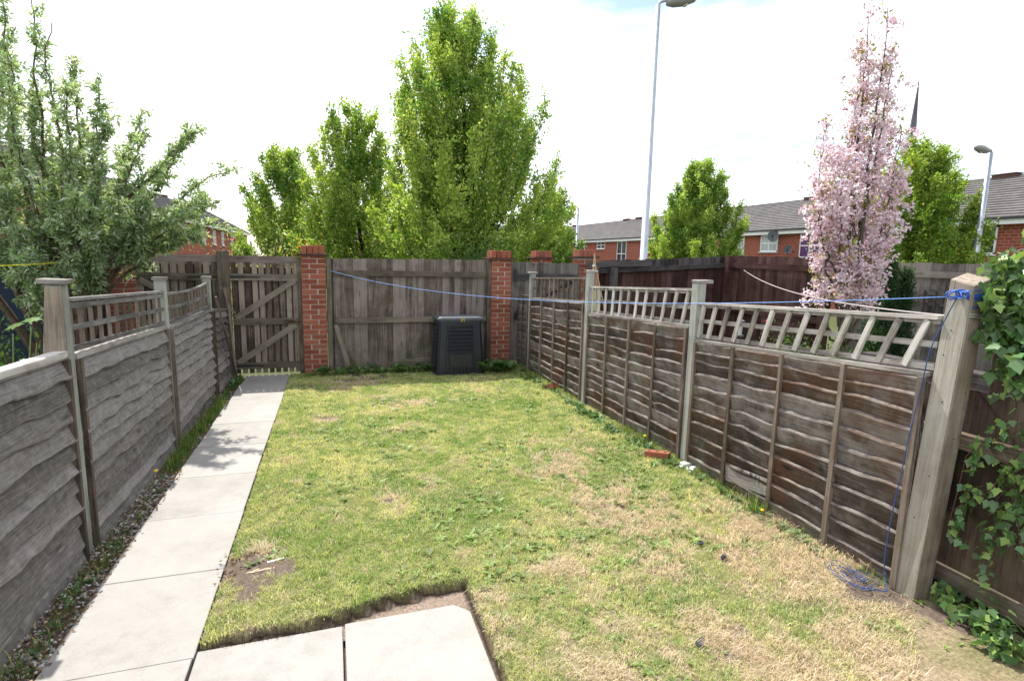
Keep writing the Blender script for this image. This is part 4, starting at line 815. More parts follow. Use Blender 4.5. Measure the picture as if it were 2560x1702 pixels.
# dandelions
def dandelion(x, y, h, label, bend=.02):
    rt = root('dandelion', (x, y, 0), label, 'dandelion', 'dandelions by the fences')
    mb = MB(); mb.tube([(x, y, -.02), (x-.02-bend*.5, y, h*.3), (x-.02, y, h*.7), (x+bend*.3, y, h)], .0025, 5); part('stem', (mb, plain_stem), rt)
    mb = MB(); mb.tube([(x+bend*.3, y, h-.004), (x+bend*.3, y, h+.004), (x+bend*.3, y, h+.010)], [.006, .016, .011], 9); part('flower', (mb, M['flower_yellow']), rt)
plain_stem = plain('weed_stem', (.16, .22, .07), .6)
q = P(330, 1140, Z=-.01); dandelion(-1.30, q[1], .17, 'tall dandelion standing in the gravel under the left fence', .05)
q = P(1263, 880, Z=0.); dandelion(q[0]-.02, q[1], .09, 'dandelion under the farthest right fence post')
q = P(1560, 1052, Z=0.); dandelion(2.90, 4.55, .09, 'dandelion at the foot of the middle right panel'); dandelion(2.86, 2.93, .07, 'dandelion in the long grass before the nearest right panel')
# ------------------------------------------------------------------ houses
def terrace(name, xf, sg, ya, yb, ze, zr, depth, wins, label, chim, axis='y'):
    "row of houses whose front is the plane x = xf (sg: side away from the camera)"
    rt = root(name, (xf, (ya+yb)/2, -1.15), label, 'houses')
    sw = (lambda p: p) if axis == 'y' else (lambda p: (p[1], p[0], p[2]))
    def bx_(mb, a, b, **k): a, b = sw(a), sw(b); mb.bb(np.minimum(a, b), np.maximum(a, b), **k)
    mb = MB(); bx_(mb, (xf, ya, -1.3), (xf+sg*2*depth, yb, ze-.02)); part('wall', (mb, M['wall_y' if axis == 'y' else 'wall_x']), rt)
    # roof: stepped tile courses
    mb = MB(); n = 17; e0 = np.array([xf-sg*.35, ze]); e1 = np.array([xf+sg*depth, zr])
    m = 24
    for k in range(n):
        a = e0+(e1-e0)*k/n; b = e0+(e1-e0)*(k+1)/n
        rows = [[sw((a[0], y, a[1])) for y in np.linspace(ya-.2, yb+.2, m)], [sw((a[0], y, a[1]+.085)) for y in np.linspace(ya-.2, yb+.2, m)], [sw((b[0], y, b[1]+.008)) for y in np.linspace(ya-.2, yb+.2, m)]]
        mb.grid(rows, flip=(sg > 0) ^ (axis != 'y'), tint=RND.random())
    far = (xf+sg*(2*depth+.35), ze)
    mb.add([sw((e1[0], ya-.2, zr)), sw((e1[0], yb+.2, zr)), sw((far[0], yb+.2, far[1])), sw((far[0], ya-.2, far[1]))], [(0, 1, 2, 3)])
    for yy in (ya-.2, yb+.2): mb.add([sw((e0[0], yy, ze)), sw((e1[0], yy, zr)), sw((far[0], yy, ze))], [(0, 1, 2)])
    rf = part('roof', (mb, M['roof']), rt)
    mb = MB(); bx_(mb, (e1[0]-.09, ya-.2, zr-.02), (e1[0]+.09, yb+.2, zr+.06)); part('ridge_tiles', (mb, M['roof']), rf)
    for (y, w_) in chim: mb = MB(); bx_(mb, (e1[0]-.25, y-w_/2, zr-.1), (e1[0]+.25, y+w_/2, zr+.14)); bx_(mb, (e1[0]-.3, y-w_/2-.06, zr+.14), (e1[0]+.3, y+w_/2+.06, zr+.18)); part('vent', (mb, M['tile']), rf)
    mb = MB(); bx_(mb, (e0[0]-sg*.03, ya-.2, ze-.30), (e0[0], yb+.2, ze-.02)); part('fascia', (mb, M['upvc']), rt)
    mb = MB(); bx_(mb, (e0[0], ya-.2, ze-.30), (xf, yb+.2, ze-.27)); part('soffit', (mb, M['upvc']), rt)
    mb = MB(); gx_ = e0[0]-sg*.09
    bx_(mb, (gx_-.05, ya-.2, ze-.06), (gx_+.05, yb+.2, ze+.02)); part('gutter', (mb, M['iron']), rt)
    for w in wins:
        y0, y1, z0, z1 = w[:4]; gl = w[4] if len(w) > 4 else M['glass']; bars = w[5] if len(w) > 5 else (1, 1)
        mb = MB(); fr = .07; x_o = xf-sg*.06
        for (a, b, c, d_) in ((y0, y1, z0-.02, z0+fr), (y0, y1, z1-fr, z1), (y0, y0+fr, z0, z1), (y1-fr, y1, z0, z1)): bx_(mb, (x_o, a, c), (xf+sg*.02, b, d_))
        for i in range(bars[0]): c = y0+(y1-y0)*(i+1)/(bars[0]+1); bx_(mb, (x_o+sg*.008, c-.045, z0), (xf, c+.045, z1))
        for i in range(bars[1]): c = z0+(z1-z0)*(i+1)/(bars[1]+1); bx_(mb, (x_o+sg*.012, y0, c-.04), (xf, y1, c+.04))
        bx_(mb, (xf-sg*.12, y0-.06, z0-.08), (xf, y1+.06, z0-.02)); fo = part('window', (mb, M['upvc']), rt)
        mb = MB(); bx_(mb, (xf-sg*.02, y0+.03, z0+.03), (xf-sg*.004, y1-.03, z1-.03)); part('pane', (mb, gl), fo)
    return rt
ZE, ZR = 4.18, 6.62
wr = [(63.0, 64.6, 2.85, 3.9), (57.6, 59.6, 3.13, 3.9), (52.7, 54.7, 1.2, 3.88), (47.9, 49.5, 2.72, 3.88), (34.9, 36.5, 1.3, 3.88, M['curtain']), (31.55, 33.2, 2.7, 3.86, M['curtain']), (27.95, 29.6, 2.28, 3.86, M['purple']), (18.0, 19.45, 2.52, 3.86), (42.5, 44, 2.7, 3.86), (22.5, 24.2, 2.6, 3.86), (68, 70, 2.7, 3.86), (75, 77, 2.7, 3.86), (12, 13.6, 2.6, 3.86)]
rt = terrace('terraced_houses', 30.0, 1, 8, 92, ZE, ZR, 4.0, wr, 'long brick terrace with grey tiled roof on the right beyond the fences', [(60, 1.1), (57.1, 1.1), (33.0, .8), (50.5, .8), (20.4, 1.1), (75, 1)])
mb = MB()
for y_ in (47.1, 37.6, 25.8): mb.tube([(29.9, y_, ZE-.3), (29.9, y_, -1.1)], .05, 6)
part('downpipe', (mb, M['iron']), rt)
def dish(y, z, r, label):
    rt = root('satellite_dish', (29.6, y, z), label, 'satellite dish', 'satellite dishes on the terrace wall'); mb = MB(); rows = []
    n_ = np.array((-.75, -.62, .25)); n_ /= np.linalg.norm(n_); a_ = np.cross(n_, (0, 0, 1)); a_ /= np.linalg.norm(a_); b_ = np.cross(n_, a_); c = np.array((29.45, y, z))
    for s_ in np.linspace(.02, 1, 6): rows.append([c+(a_*math.cos(t)*.9+b_*math.sin(t))*r*s_+n_*(r*.22*s_*s_) for t in np.linspace(0, 2*math.pi, 19)])
    mb.grid(rows); part('dish', (mb, M['dishm']), rt)
    mb = MB(); mb.tube([c-n_*.02, (29.98, y, z-.12)], .025, 6); part('bracket', (mb, M['iron']), rt)
    mb = MB(); mb.tube([c-b_*r*-.9, c+n_*r*1.1-b_*r*-.3], .015, 5); mb.box(c+n_*r*1.1-b_*r*-.3, (.05, .05, .07)); part('receiver_arm', (mb, M['iron']), rt)
M['dishm'] = plain('dish_grey', (.09, .095, .11), .5, .4, .1)
q = P((1400+2102*.25434)*2358/2560, (380+828*.25434)*2358/2560, X=29.5); dish(q[1], q[2], .42, 'round grey satellite dish in front of the white window'); q = P((1400+2245*.25434)*2358/2560, (380+962*.25434)*2358/2560, X=29.5); dish(q[1], q[2], .30, 'smaller grey satellite dish low on the bare brick wall')
wl = [(y, y+1.1, 2.4, 3.7) for y in (22, 27, 33, 40, 46, 52, 56.5, 60.5, 66, 72)]
terrace('brick_houses', -10.2, -1, 17, 78, 4.12, 6.5, 4.1, wl, 'brick house row with grey roof behind the big shrub on the left', [(30, 1), (58, 1), (71, 1)])
wb = [(x_, x_+1.5, 1.2, 3.0) for x_ in (-4, 1.0, 6.9, 12, 17, 22.1, 26)]
terrace('distant_houses', 66.0, 1, -6, 27, 3.55, 5.9, 4.0, [(w[0], w[1], w[2], w[3]) for w in wb], 'far brick houses glimpsed between the hornbeam trunks', [(3, 1), (15, 1)], axis='x')
# church spire
rt = root('church_spire', (135, 101, 0), 'thin dark church spire far behind the blossom tree', 'church')
mb = MB(); c = P(2117, 180, Y=110); zb = 12; mb.tube([(c[0], c[1], zb), (c[0], c[1], c[2]*.62), (c[0], c[1], c[2]-1.2)], [2.6, 1.15, .12], 8); part('spire', (mb, M['spire']), rt)
mb = MB(); mb.tube([(c[0], c[1], c[2]-1.2), (c[0], c[1], c[2])], [.16, .06], 6); mb.tube([(c[0], c[1], c[2]*.62-.3), (c[0], c[1], c[2]*.62+.3)], 1.35, 8); part('finial', (mb, M['spire']), rt)
mb = MB(); mb.box((c[0], c[1], 5.5), (3, 3, 6.7)); part('tower', (mb, M['spire']), rt)
rt.location = (c[0], c[1], 0)
for ch in rt.children: ch.location = -rt.location

# ------------------------------------------------------------------ street lamps
def lamp(base, h, r0, r1, arm, label, head=1.0):
    "arm: vector from the column top to the lantern"
    rt = root('street_lamp', base, label, 'street lamp', 'street lamps beyond the fences'); b = np.array(base, float); a = np.array(arm, float)
    mb = MB(); mb.tube([b, b+(0, 0, h*.18), b+(0, 0, h*.181), b+(0, 0, h)], [r0*1.25, r0*1.25, r0, r1], 16); part('column', (mb, M['galv'], True), rt)
    mb = MB(); t = b+(0, 0, h); mb.tube([t-(0, 0, .05), t+a*.15+(0, 0, .06), t+a*.75+(0, 0, .07), t+a], r1*.62, 8); part('arm', (mb, M['galv'], True), rt)
    d_ = a/np.linalg.norm(a); mb = MB(); s_ = .30*head; c = t+a
    mb.tube([c-d_*.1*head, c+d_*.05*head, c+d_*.30*head, c+d_*.52*head, c+d_*.62*head], [.05*head, .11*head, .135*head, .10*head, .03*head], 12); part('lantern', (mb, M['lamp'], True), rt)
    mb = MB(); cc = c+d_*.32*head+np.array((0, 0, -.06*head)); rows = [[cc+np.array((math.cos(t_)*.11*s_*3.2*q, math.sin(t_)*.11*s_*3.2*q, -.10*head*(1-q*q))) for t_ in np.linspace(0, 6.2832, 15)] for q in (1, .8, .5, .1)]; mb.grid(rows); part('bowl', (mb, M['glassbowl'], True), rt)
q = P(1482, 590, Y=11.0); q2 = P(1513, 0, Y=11.0); lamp((q[0], 11.0, -.15), 7.31, .088, .052, (.25, -.08, .06), 'tall galvanised street lamp close behind the black fence', head=.95)
q = P(1327, 595, Y=45); lamp((q[0], 45, -1.1), 7.35, .13, .09, (-.45, 0, .02), 'small distant street lamp between the hornbeam and the terrace', head=1.3)
q = P(2247, 590, X=25); lamp((25, q[1], -1.1), 7.5, .13, .08, (-.25, .0, .03), 'street lamp in front of the right end of the terrace', head=1.15)

# ------------------------------------------------------------------ trees
def bez(p0, p1, p2, n): t = np.linspace(0, 1, n)[:, None]; return (1-t)**2*p0+2*t*(1-t)*p1+t*t*p2
def grow(base, H, prof, nb, rs, t0=.06, trunk_r=.14, lean=(0, 0), twigs=9, tw=.55):
    "tubes for trunk and limbs, and the points leaves grow from (pos, dir)"
    mb = MB(); base = np.array(base, float); n = 14; zz = np.linspace(0, 1, n)
    cen = lambda t: base+np.array([lean[0]*t+.05*H*.3*math.sin(t*5+base[0]), lean[1]*t+.05*H*.3*math.sin(t*4+1), H*t])*np.array([1, 1, 1])
    mb.tube([cen(t) for t in zz*.96], trunk_r*(1-zz)**.9+.012, 8); pos = []; dr = []
    for i in range(nb):
        u = (i+rs.rand())/nb; tt = .20+.78*u**.92; az = i*2.39996+rs.uniform(-.4, .4); inner = i % 3 == 0
        r = prof(tt, az)*(rs.uniform(.25, .7) if inner else rs.uniform(.78, 1.08)); hz = tt*H-r*rs.uniform(1.25, 1.9); hz = max(hz, H*(.07+.22*tt*rs.rand())); hz = min(hz, tt*H-.25)
        s0 = cen(hz/H); e = cen(tt)+np.array([math.cos(az)*r, math.sin(az)*r, 0]); g_ = rs.uniform(.62, .9); mid = s0+(e-s0)*np.array([g_, g_, .38]); c = bez(s0, mid, e, 11)+rs.normal(size=(11, 3))*.02; L_ = np.linalg.norm(np.diff(c, axis=0), axis=1).sum()
        mb.tube(c, np.linspace(max(.014, trunk_r*.26*(1-hz/H)), .005, 11), 5, cap=False); nt_ = int(twigs*L_)+4; fat = rs.uniform(.75, 1.35)
        for j in range(nt_):
            u2 = .18+.82*((j+rs.rand())/nt_)**.72; k = u2*10; a = int(min(k, 9)); p = c[a]+(c[a+1]-c[a])*(k-a); d0 = c[a+1]-c[a]; d0 /= np.linalg.norm(d0)
            dv = d0*.75+rs.normal(size=3)*.62+np.array([0, 0, .45]); dv /= np.linalg.norm(dv); tl = tw*fat*rs.uniform(.5, 1.2)*(1.2-.62*u2)
            if j % 4 == 0: mb.tube([p, p+dv*tl], [.006, .003], 3, cap=False)
            m = 6
            for q in range(m): f = (q+rs.rand())/m; pos.append(p+dv*tl*f); dr.append(dv)
    return mb, np.array(pos), np.array(dr)
def foliage(pos, dr, k, spread, rs, L, W, col, mat, name, fold=.25, updir=.2, bias=.8):
    n = len(pos); P_ = np.repeat(pos, k, 0)+rs.normal(size=(n*k, 3))*spread; D = np.repeat(dr, k, 0)*bias+rs.normal(size=(n*k, 3))*.75+np.array([0, 0, updir]); m = n*k
    lc = np.clip(.5+2.4*(fbm(P_[:, 0]*1.3+P_[:, 1]*.9, P_[:, 2]*1.1, 3, 2)-.5), 0, 1)[:, None]
    c = np.array(col[0])[None]*(1-lc)+np.array(col[1])[None]*lc; c = c*rs.uniform(.72, 1.3, (m, 1))*(1+rs.uniform(-.07, .07, (m, 3))); y_ = rs.rand(m) < .12; c[y_] = np.array(col[2])*rs.uniform(.8, 1.2, (y_.sum(), 1))
    return fans(name, P_, D, L*rs.uniform(.65, 1.25, m), W*rs.uniform(.7, 1.2, m), np.clip(c, 0, 1), mat, fold=fold, rs=rs)
def hornbeam(base, H, R, seed, label, nb=60, k=5, leaf=.13, lean=(0, 0), peak=.30, group='hornbeams beyond the back fences', col=None, trunk=.15, asym=(0, 0), spread=.10, pw=.85, twigs=9):
    rs_ = np.random.RandomState(seed); rt = root('hornbeam_tree', base, label, 'tree', group)
    def prof(t, az):
        s_ = (t/peak)**.45 if t < peak else (max(0, 1-t)/(1-peak))**pw
        return R*s_*(1+asym[0]*math.cos(az-asym[1]))*(1+.10*math.sin(3*az+seed)+.10*math.sin(t*17+az*2+seed))
    mb, p_, d_ = grow(base, H, prof, nb, rs_, trunk_r=trunk, lean=lean, twigs=twigs, tw=.19*R); part('trunk', (mb, M['bark'], True), rt)
    part('crown', foliage(p_, d_, k, spread, rs_, leaf, leaf*.62, col or ((.14, .26, .045), (.34, .46, .095), (.55, .58, .17)), M['leaf'], 'crown'), rt)
hornbeam((4.95, 20, -1.1), 11.25, 4.15, 1, 'tallest bright green hornbeam behind the middle of the back fence', nb=200, k=4, leaf=.115, lean=(-.75, 0), peak=.36, trunk=.20, spread=.07, twigs=8, pw=.55)
hornbeam((1.45, 24.5, -1.1), 8.95, 2.75, 2, 'medium green hornbeam left of the tallest one', nb=115, k=3, leaf=.13, lean=(-.55, 0), pw=.46, peak=.38, trunk=.11, spread=.08, twigs=8)
hornbeam((-2.35, 31, -1.1), 8.2, 2.55, 3, 'pale green hornbeam at the left end of the tree group', nb=90, k=3, leaf=.15, lean=(.2, 0), pw=.46, peak=.40, trunk=.11, spread=.09, twigs=8)
hornbeam((12.6, 31, -1.1), 6.9, 1.9, 4, 'small hornbeam behind the right edge of the tallest one', nb=60, k=3, leaf=.15, peak=.42, trunk=.09, spread=.12, col=((.09, .20, .035), (.17, .29, .05), (.3, .4, .09)))
hornbeam((22.2, 30, -1.1), 9.1, 3.15, 5, 'rounded conical hornbeam standing in front of the terrace', nb=150, k=4, leaf=.14, lean=(-.35, 0), peak=.42, trunk=.12, spread=.09, twigs=8, pw=.58)
hornbeam((24.0, 17.3, -1.1), 8.2, 2.8, 6, 'hornbeam behind the pink blossom tree', nb=120, k=4, leaf=.135, lean=(0, .4), peak=.36, trunk=.12, spread=.09, twigs=8, pw=.52, col=((.13, .24, .035), (.27, .38, .06), (.42, .48, .10)))
def shrub(name, base, H, R, seed, label, col, leaf=.07, n=900, k=8, cat='shrub', mat=None, stem=None, sp=.07, flowers=None, fshape=None):
    rs_ = np.random.RandomState(seed); rt = root(name, base, label, cat); base = np.array(base, float); mb = MB(); pos, dr = [], []
    ns = max(6, n//60)
    for i in range(ns):
        az = rs_.uniform(0, 6.28); r = R*rs_.uniform(.2, 1); hh = H*rs_.uniform(.55, 1)*(1-.35*(r/R)**2); e = base+np.array([math.cos(az)*r, math.sin(az)*r, hh]); c = bez(base, base+np.array([math.cos(az)*r*.3, math.sin(az)*r*.3, hh*.6]), e, 7); mb.tube(c, np.linspace(.02, .005, 7), 5, cap=False)
        for j in range(max(2, n//ns)):
            u = rs_.uniform(.25, 1)*6; a = int(min(u, 5)); p = c[a]+(c[a+1]-c[a])*(u-a)+rs_.normal(size=3)*sp*R*1.3; dv = rs_.normal(size=3)*.6+(e-base)/np.linalg.norm(e-base); pos.append(p); dr.append(dv/np.linalg.norm(dv))
    part('stems', (mb, stem or M['bark'], True), rt); part('leaves', foliage(np.array(pos), np.array(dr), k, sp, rs_, leaf, leaf*.5, col, mat or M['leaf'], 'leaves'), rt)
    if flowers:
        q = np.array(pos)[rs_.rand(len(pos)) < flowers[1]]; part('flowers', foliage(q, np.tile((0, 0, 1.), (len(q), 1)), 5, .03, rs_, leaf*.8, leaf*.7, flowers[0], M['petal'], 'flowers'), rt)
    return rt
shrub('laurel_bush', (3.95, 15.8, -1.1), 3.7, 1.15, 21, 'dark leafy bush below the tallest hornbeam', ((.04, .10, .02), (.085, .155, .03), (.15, .22, .05)), leaf=.11, n=900, k=8, sp=.20)
shrub('golden_shrub', (-.80, 14.0, -.6), 3.25, .62, 22, 'low golden and orange shrub behind the picket gate', ((.26, .25, .03), (.42, .36, .04), (.5, .16, .03)), leaf=.07, n=420, k=6, sp=.12)
shrub('red_flower_shrub', (-2.5, 13.5, -.5), 3.15, 1.0, 23, 'pale shrub with red flowers over the shaded gate', ((.20, .20, .06), (.30, .28, .10), (.35, .20, .05)), leaf=.06, n=420, k=5, sp=.16, flowers=(((.45, .06, .05), (.55, .12, .10), (.6, .3, .2)), .22))
shrub('pale_shrub', (-2.15, 18, -.8), 3.8, 1.0, 24, 'pale yellow-green shrub before the brick houses', ((.22, .25, .09), (.33, .34, .14), (.4, .4, .2)), leaf=.09, n=480, k=6, sp=.18)
shrub('laurel_bush', (5.7, 13.4, -.9), 2.9, .45, 25, 'small light green bush peeping over the fence before the grey gate', ((.09, .17, .03), (.14, .24, .04), (.2, .3, .05)), leaf=.08, n=200, k=6, sp=.14) if 0 else None
def conifer(base, H, R, seed, label, col, n=1500, tips=1, group=None, leaf=.06):
    rs_ = np.random.RandomState(seed); rt = root('conifer', base, label, 'conifer', group); base = np.array(base, float)
    t = rs_.rand(n)**.8; az = rs_.uniform(0, 6.28, n); r = R*(1-t)**.7*np.sqrt(rs_.rand(n))*(1+.12*np.sin(az*3+t*9)); p = base+np.stack([np.cos(az)*r, np.sin(az)*r, H*t], 1); d_ = np.stack([np.cos(az)*.35, np.sin(az)*.35, np.ones(n)], 1)
    mb = MB(); mb.tube([base, base+(0, 0, H*.9)], [.03, .008], 6); part('trunk', (mb, M['bark']), rt); part('crown', foliage(p, d_, 8, .03, rs_, leaf, leaf*.22, col, M['leaf'], 'crown', updir=.6), rt)
gcon = ((.025, .06, .022), (.05, .09, .035), (.08, .13, .05))
for i, (px, top, w_) in enumerate(((2052, 607, .17), (2028, 655, .15), (2087, 628, .13))):
    a = P(px, top, X=6.4+.1*i); conifer((a[0], a[1], -.1), a[2]+.1, w_*1.7, 30+i, ('tallest dark green conifer spire in the right neighbour garden', 'left and lowest dark conifer spire beside the blossom tree', 'narrow dark conifer spire right of the tallest one')[i], gcon, 1100, group='dark conifers of the right neighbour garden')
for i, (px, w_) in enumerate(((350, .30), (382, .26))):
    a = P(px, 546+4*i, Y=12.5); conifer((a[0], a[1], -.3), a[2]+.3, w_, 40+i, ('left yellow-green conifer tip over the shaded gate', 'right yellow-green conifer tip over the shaded gate')[i], ((.28, .30, .02), (.42, .42, .03), (.5, .5, .05)), 900, group='yellow conifers behind the shaded gate')
shrub('low_hedge', (5.9, 5.6, -.1), 1.05, .55, 33, 'round dark green bush below the conifers', gcon, leaf=.05, n=500, k=8, sp=.10)

# pink blossom tree ------------------------------------------------------------
def blossom_tree():
    rs_ = np.random.RandomState(77); b = np.array((5.2, 4.42, -.1)); rt = root('blossom_tree', b, 'slender pink flowering cherry in the right neighbour garden', 'tree')
    mb = MB(); fp, lp, fd, ld = [], [], [], []
    right = np.array((math.cos(YAW), -math.sin(YAW), 0)); away = np.array((math.sin(YAW), math.cos(YAW), 0))
    #            foot height, tip offset across, depth, tip height, first bloom height, bloom radius
    stems = [(0, -.10, .05, 4.35, 1.35, .15), (0, .03, -.08, 4.28, 1.55, .15), (0, .16, .1, 3.85, 1.5, .14), (1.25, -.56, .05, 3.30, 1.75, .14), (1.3, .40, -.05, 3.25, 1.85, .15), (1.6, -.42, -.2, 2.95, 1.9, .13), (1.5, .33, .2, 3.45, 1.9, .12), (1.0, -.36, .15, 1.85, 1.2, .13), (1.1, .34, .1, 1.70, 1.25, .09), (1.0, -.2, -.22, 1.8, 1.15, .12), (1.3, .22, -.2, 2.35, 1.45, .12), (1.4, -.22, .28, 3.1, 1.6, .13), (1.0, .06, -.22, 1.6, 1.1, .12), (1.9, .50, .0, 2.75, 2.15, .13), (1.7, -.60, -.05, 2.65, 2.0, .13), (1.5, -.05, .2, 3.6, 2.2, .15), (2.0, .12, -.1, 3.9, 2.5, .13), (1.6, -.3, .0, 2.5, 1.8, .13), (2.2, -.12, .1, 4.05, 2.8, .12)]
    for (z0, ox, oy, zt, zb, br) in stems:
        zb = max(zb, 1.42); zt = max(zt, 1.9)
        s0 = b+np.array((0, 0, z0))+right*ox*.08*(z0 > 0); e = np.array((b[0], b[1], zt))+right*ox*.74+away*oy; mid = s0*.5+e*.5+right*ox*.36+away*oy*.4-np.array((0, 0, .12)); c = bez(s0, mid, e, 22)+rs_.normal(size=(22, 3))*.012
        mb.tube(c, np.linspace(.034 if z0 == 0 else .016, .003, 22), 6, cap=False)
        for i in range(21):
            for m_ in range(4):
                p = c[i]+(c[i+1]-c[i])*rs_.rand()
                if p[2] < zb: continue
                top = (p[2]-zb)/(zt-zb); rad = .9*br*(1-.42*ss(.7, 1., top)); dens = 1.0
                if rs_.rand() < dens*.92:
                    q = p+rs_.normal(size=3)*rad*np.array([.62, .62, .5]); nn_ = rs_.randint(14, 26); fp.append(q+rs_.normal(size=(nn_, 3))*.026); fd.append(rs_.normal(size=(nn_, 3)))
                if rs_.rand() < .42: q = p+rs_.normal(size=3)*rad*.5; nn_ = rs_.randint(4, 9); lp.append(q+rs_.normal(size=(nn_, 3))*.028); ld.append(rs_.normal(size=(nn_, 3))+np.array((0, 0, .6)))
                if rs_.rand() < .10: mb.tube([p, p+rs_.normal(size=3)*.05+np.array((0, 0, .12))], [.004, .002], 3, cap=False)
    part('trunk', (mb, M['bark_grey'], True), rt); fp, fd, lp, ld = map(np.concatenate, (fp, fd, lp, ld)); n = len(fp)
    pk = fbm(fp[:, 0]*4+fp[:, 1]*3, fp[:, 2]*4, 3, 1)[:, None]; c = np.array([.90, .82, .85])*(1-pk)+np.array([.80, .58, .66])*pk; c = c*rs_.uniform(.8, 1.15, (n, 1)); wh = rs_.rand(n) < .22; c[wh] = (.88, .83, .87); dk = rs_.rand(n) < .03; c[dk] = (.42, .16, .22)
    part('blossom', fans('blossom', fp, fd, .036*rs_.uniform(.7, 1.3, n), .026, np.clip(c, 0, 1), M['petal'], fold=.4, rs=rs_), rt); n = len(lp)
    part('leaves', fans('leaves', lp, ld, .048*rs_.uniform(.7, 1.3, n), .020, jitcol((.26, .27, .05), n, rs_, .3, (.36, .22, .06), .3), M['leaf'], rs=rs_), rt)
blossom_tree()

# buddleia ---------------------------------------------------------------------
def buddleia():
    rs_ = np.random.RandomState(9); b = np.array((-2.75, 7.05, -.05)); rt = root('buddleia_bush', b, 'large grey-green arching shrub overhanging the left fence', 'shrub'); mb = MB(); pos, dr, sp_ = [], [], []
    # tips as seen beyond the left fence: x, y of the view and depth plane
    tips = [(-60, -120, 6.6), (-20, -20, 7.2), (60, -30, 6.9), (95, 60, 7.0), (30, 110, 6.5), (-70, 90, 7.2), (165, 150, 7.1), (140, 190, 6.6), (225, 185, 7.0), (70, 190, 7.5), (235, 260, 6.8), (190, 300, 7.4), (320, 235, 7.2), (355, 300, 6.9), (290, 320, 7.5), (430, 265, 7.2), (445, 330, 7.0), (400, 380, 7.4), (530, 385, 7.1), (520, 440, 6.9), (470, 455, 7.4), (505, 500, 7.0), (430, 480, 6.6), (360, 430, 6.7), (300, 400, 7.0), (240, 380, 6.4), (150, 330, 6.5), (60, 300, 6.6), (-30, 260, 7.0), (-80, 350, 6.5), (0, 420, 6.5), (90, 430, 6.3), (180, 450, 6.3), (280, 470, 6.4), (370, 500, 6.6), (460, 545, 7.0), (230, 520, 6.2), (120, 520, 6.3), (30, 520, 6.4), (-60, 500, 6.6), (-120, 200, 7.4), (-140, 420, 6.8), (60, 590, 6.3), (-40, 600, 6.6), (150, 600, 6.4), (-150, 20, 7.2), (110, 270, 7.3), (10, 220, 7.3), (205, 600, 6.7), (95, 690, 6.6), (40, 640, 6.8), (250, 440, 7.4), (130, 400, 7.5), (340, 470, 7.6), (30, 360, 7.5), (60, 120, 7.2), (0, 60, 7.3)]
    forks = [np.array((-2.75+.35*math.cos(a), 7.0+.3*math.sin(a), z)) for a, z in ((0.2, 1.25), (1.5, 1.0), (2.6, 1.2), (3.6, 1.4), (4.8, 1.1), (5.6, 1.35))]+[np.array((-3.4, 6.9, 1.6)), np.array((-3.9, 7.0, 1.3)), np.array((-2.5, 7.0, 1.6))]
    for f in forks: mb.tube(smooth_path([b+(.1*(f[0]-b[0]), 0, 0), b*.5+f*.5+rs_.normal(size=3)*.05-np.array((0, 0, .0)), f], 5), np.linspace(.055, .032, 11), 8)
    for (x, y, Y_) in tips:
        e = P(x, y, Y=Y_); f = min(forks, key=lambda q: abs(q[0]-e[0])*.9+rs_.rand()*.6); Ln = np.linalg.norm(e-f); mid = f*.5+e*.5+np.array((-.05*(e[0]-f[0]), 0, .16*Ln if e[2]-f[2] < 1.4*abs(e[0]-f[0]) else .05*Ln))+rs_.normal(size=3)*.05
        n = 26; c = bez(f, mid, e, n)+np.cumsum(rs_.normal(size=(n, 3)), 0)*.006*Ln; mb.tube(c, np.linspace(.022, .004, n), 6, cap=False)
        for i in range(6, n-1):
            u = i/(n-1)
            for m_ in range(2):
                if rs_.rand() < (.50 if c[i][2] < 2.35 else .44)*(1.25-.45*u):
                    dv = (c[i+1]-c[i])/np.linalg.norm(c[i+1]-c[i])*.6+rs_.normal(size=3)*.6+np.array((0, 0, .25)); dv /= np.linalg.norm(dv); tl = rs_.uniform(.08, .26)*(1.1-.35*u); q = c[i]+dv*tl; mb.tube([c[i], c[i]*.5+q*.5+rs_.normal(size=3)*.01, q], [.006, .004, .002], 4, cap=False); k = int(tl*50)+2
                    for w in range(k): t = (w+rs_.rand())/k; pos.append(c[i]+dv*tl*t); dr.append(dv)
        for w in range(34): t = rs_.uniform(.62, 1); i = int(t*(n-2)); pos.append(c[i]); dr.append(c[i+1]-c[i])
        if rs_.rand() < .0: d_ = (c[-1]-c[-3]); d_ /= np.linalg.norm(d_); sp_.append((c[-1], d_))
    pos, dr = np.array(pos), np.array(dr); dr /= np.linalg.norm(dr, axis=1)[:, None]; part('stems', (mb, M['bark_brown'], True), rt)
    k = 5; P_ = np.repeat(pos, k, 0)+rs_.normal(size=(len(pos)*k, 3))*.020; D = np.repeat(dr, k, 0)*.5+rs_.normal(size=(len(pos)*k, 3))*.8; n = len(P_)
    lc = fbm(P_[:, 0]*2.2, P_[:, 2]*2.2, 3, 2)[:, None]; c = np.array([.18, .28, .13])*(1-lc)+np.array([.35, .46, .24])*lc; c = c*rs_.uniform(.65, 1.3, (n, 1)); un = rs_.rand(n) < .22; c[un] = np.array([.50, .56, .47])*rs_.uniform(.8, 1.2, (un.sum(), 1))
    part('leaves', fans('leaves', P_, D,   .066*rs_.uniform(.55, 1.3, n), .018*rs_.uniform(.8, 1.3, n), c, M['leaf'], fold=.2, rs=rs_, droop=.12), rt)
    fm = plain('faded_spike', (.06, .05, .06), .9, .1, .4, 60)
    for (q, d_) in sp_: mb = MB(); mb.tube([q, q+d_*.03, q+d_*.09, q+d_*.14], [.006, .016, .013, .003], 6, tint=.3); part('flower_spike', (mb, fm), rt)
buddleia()
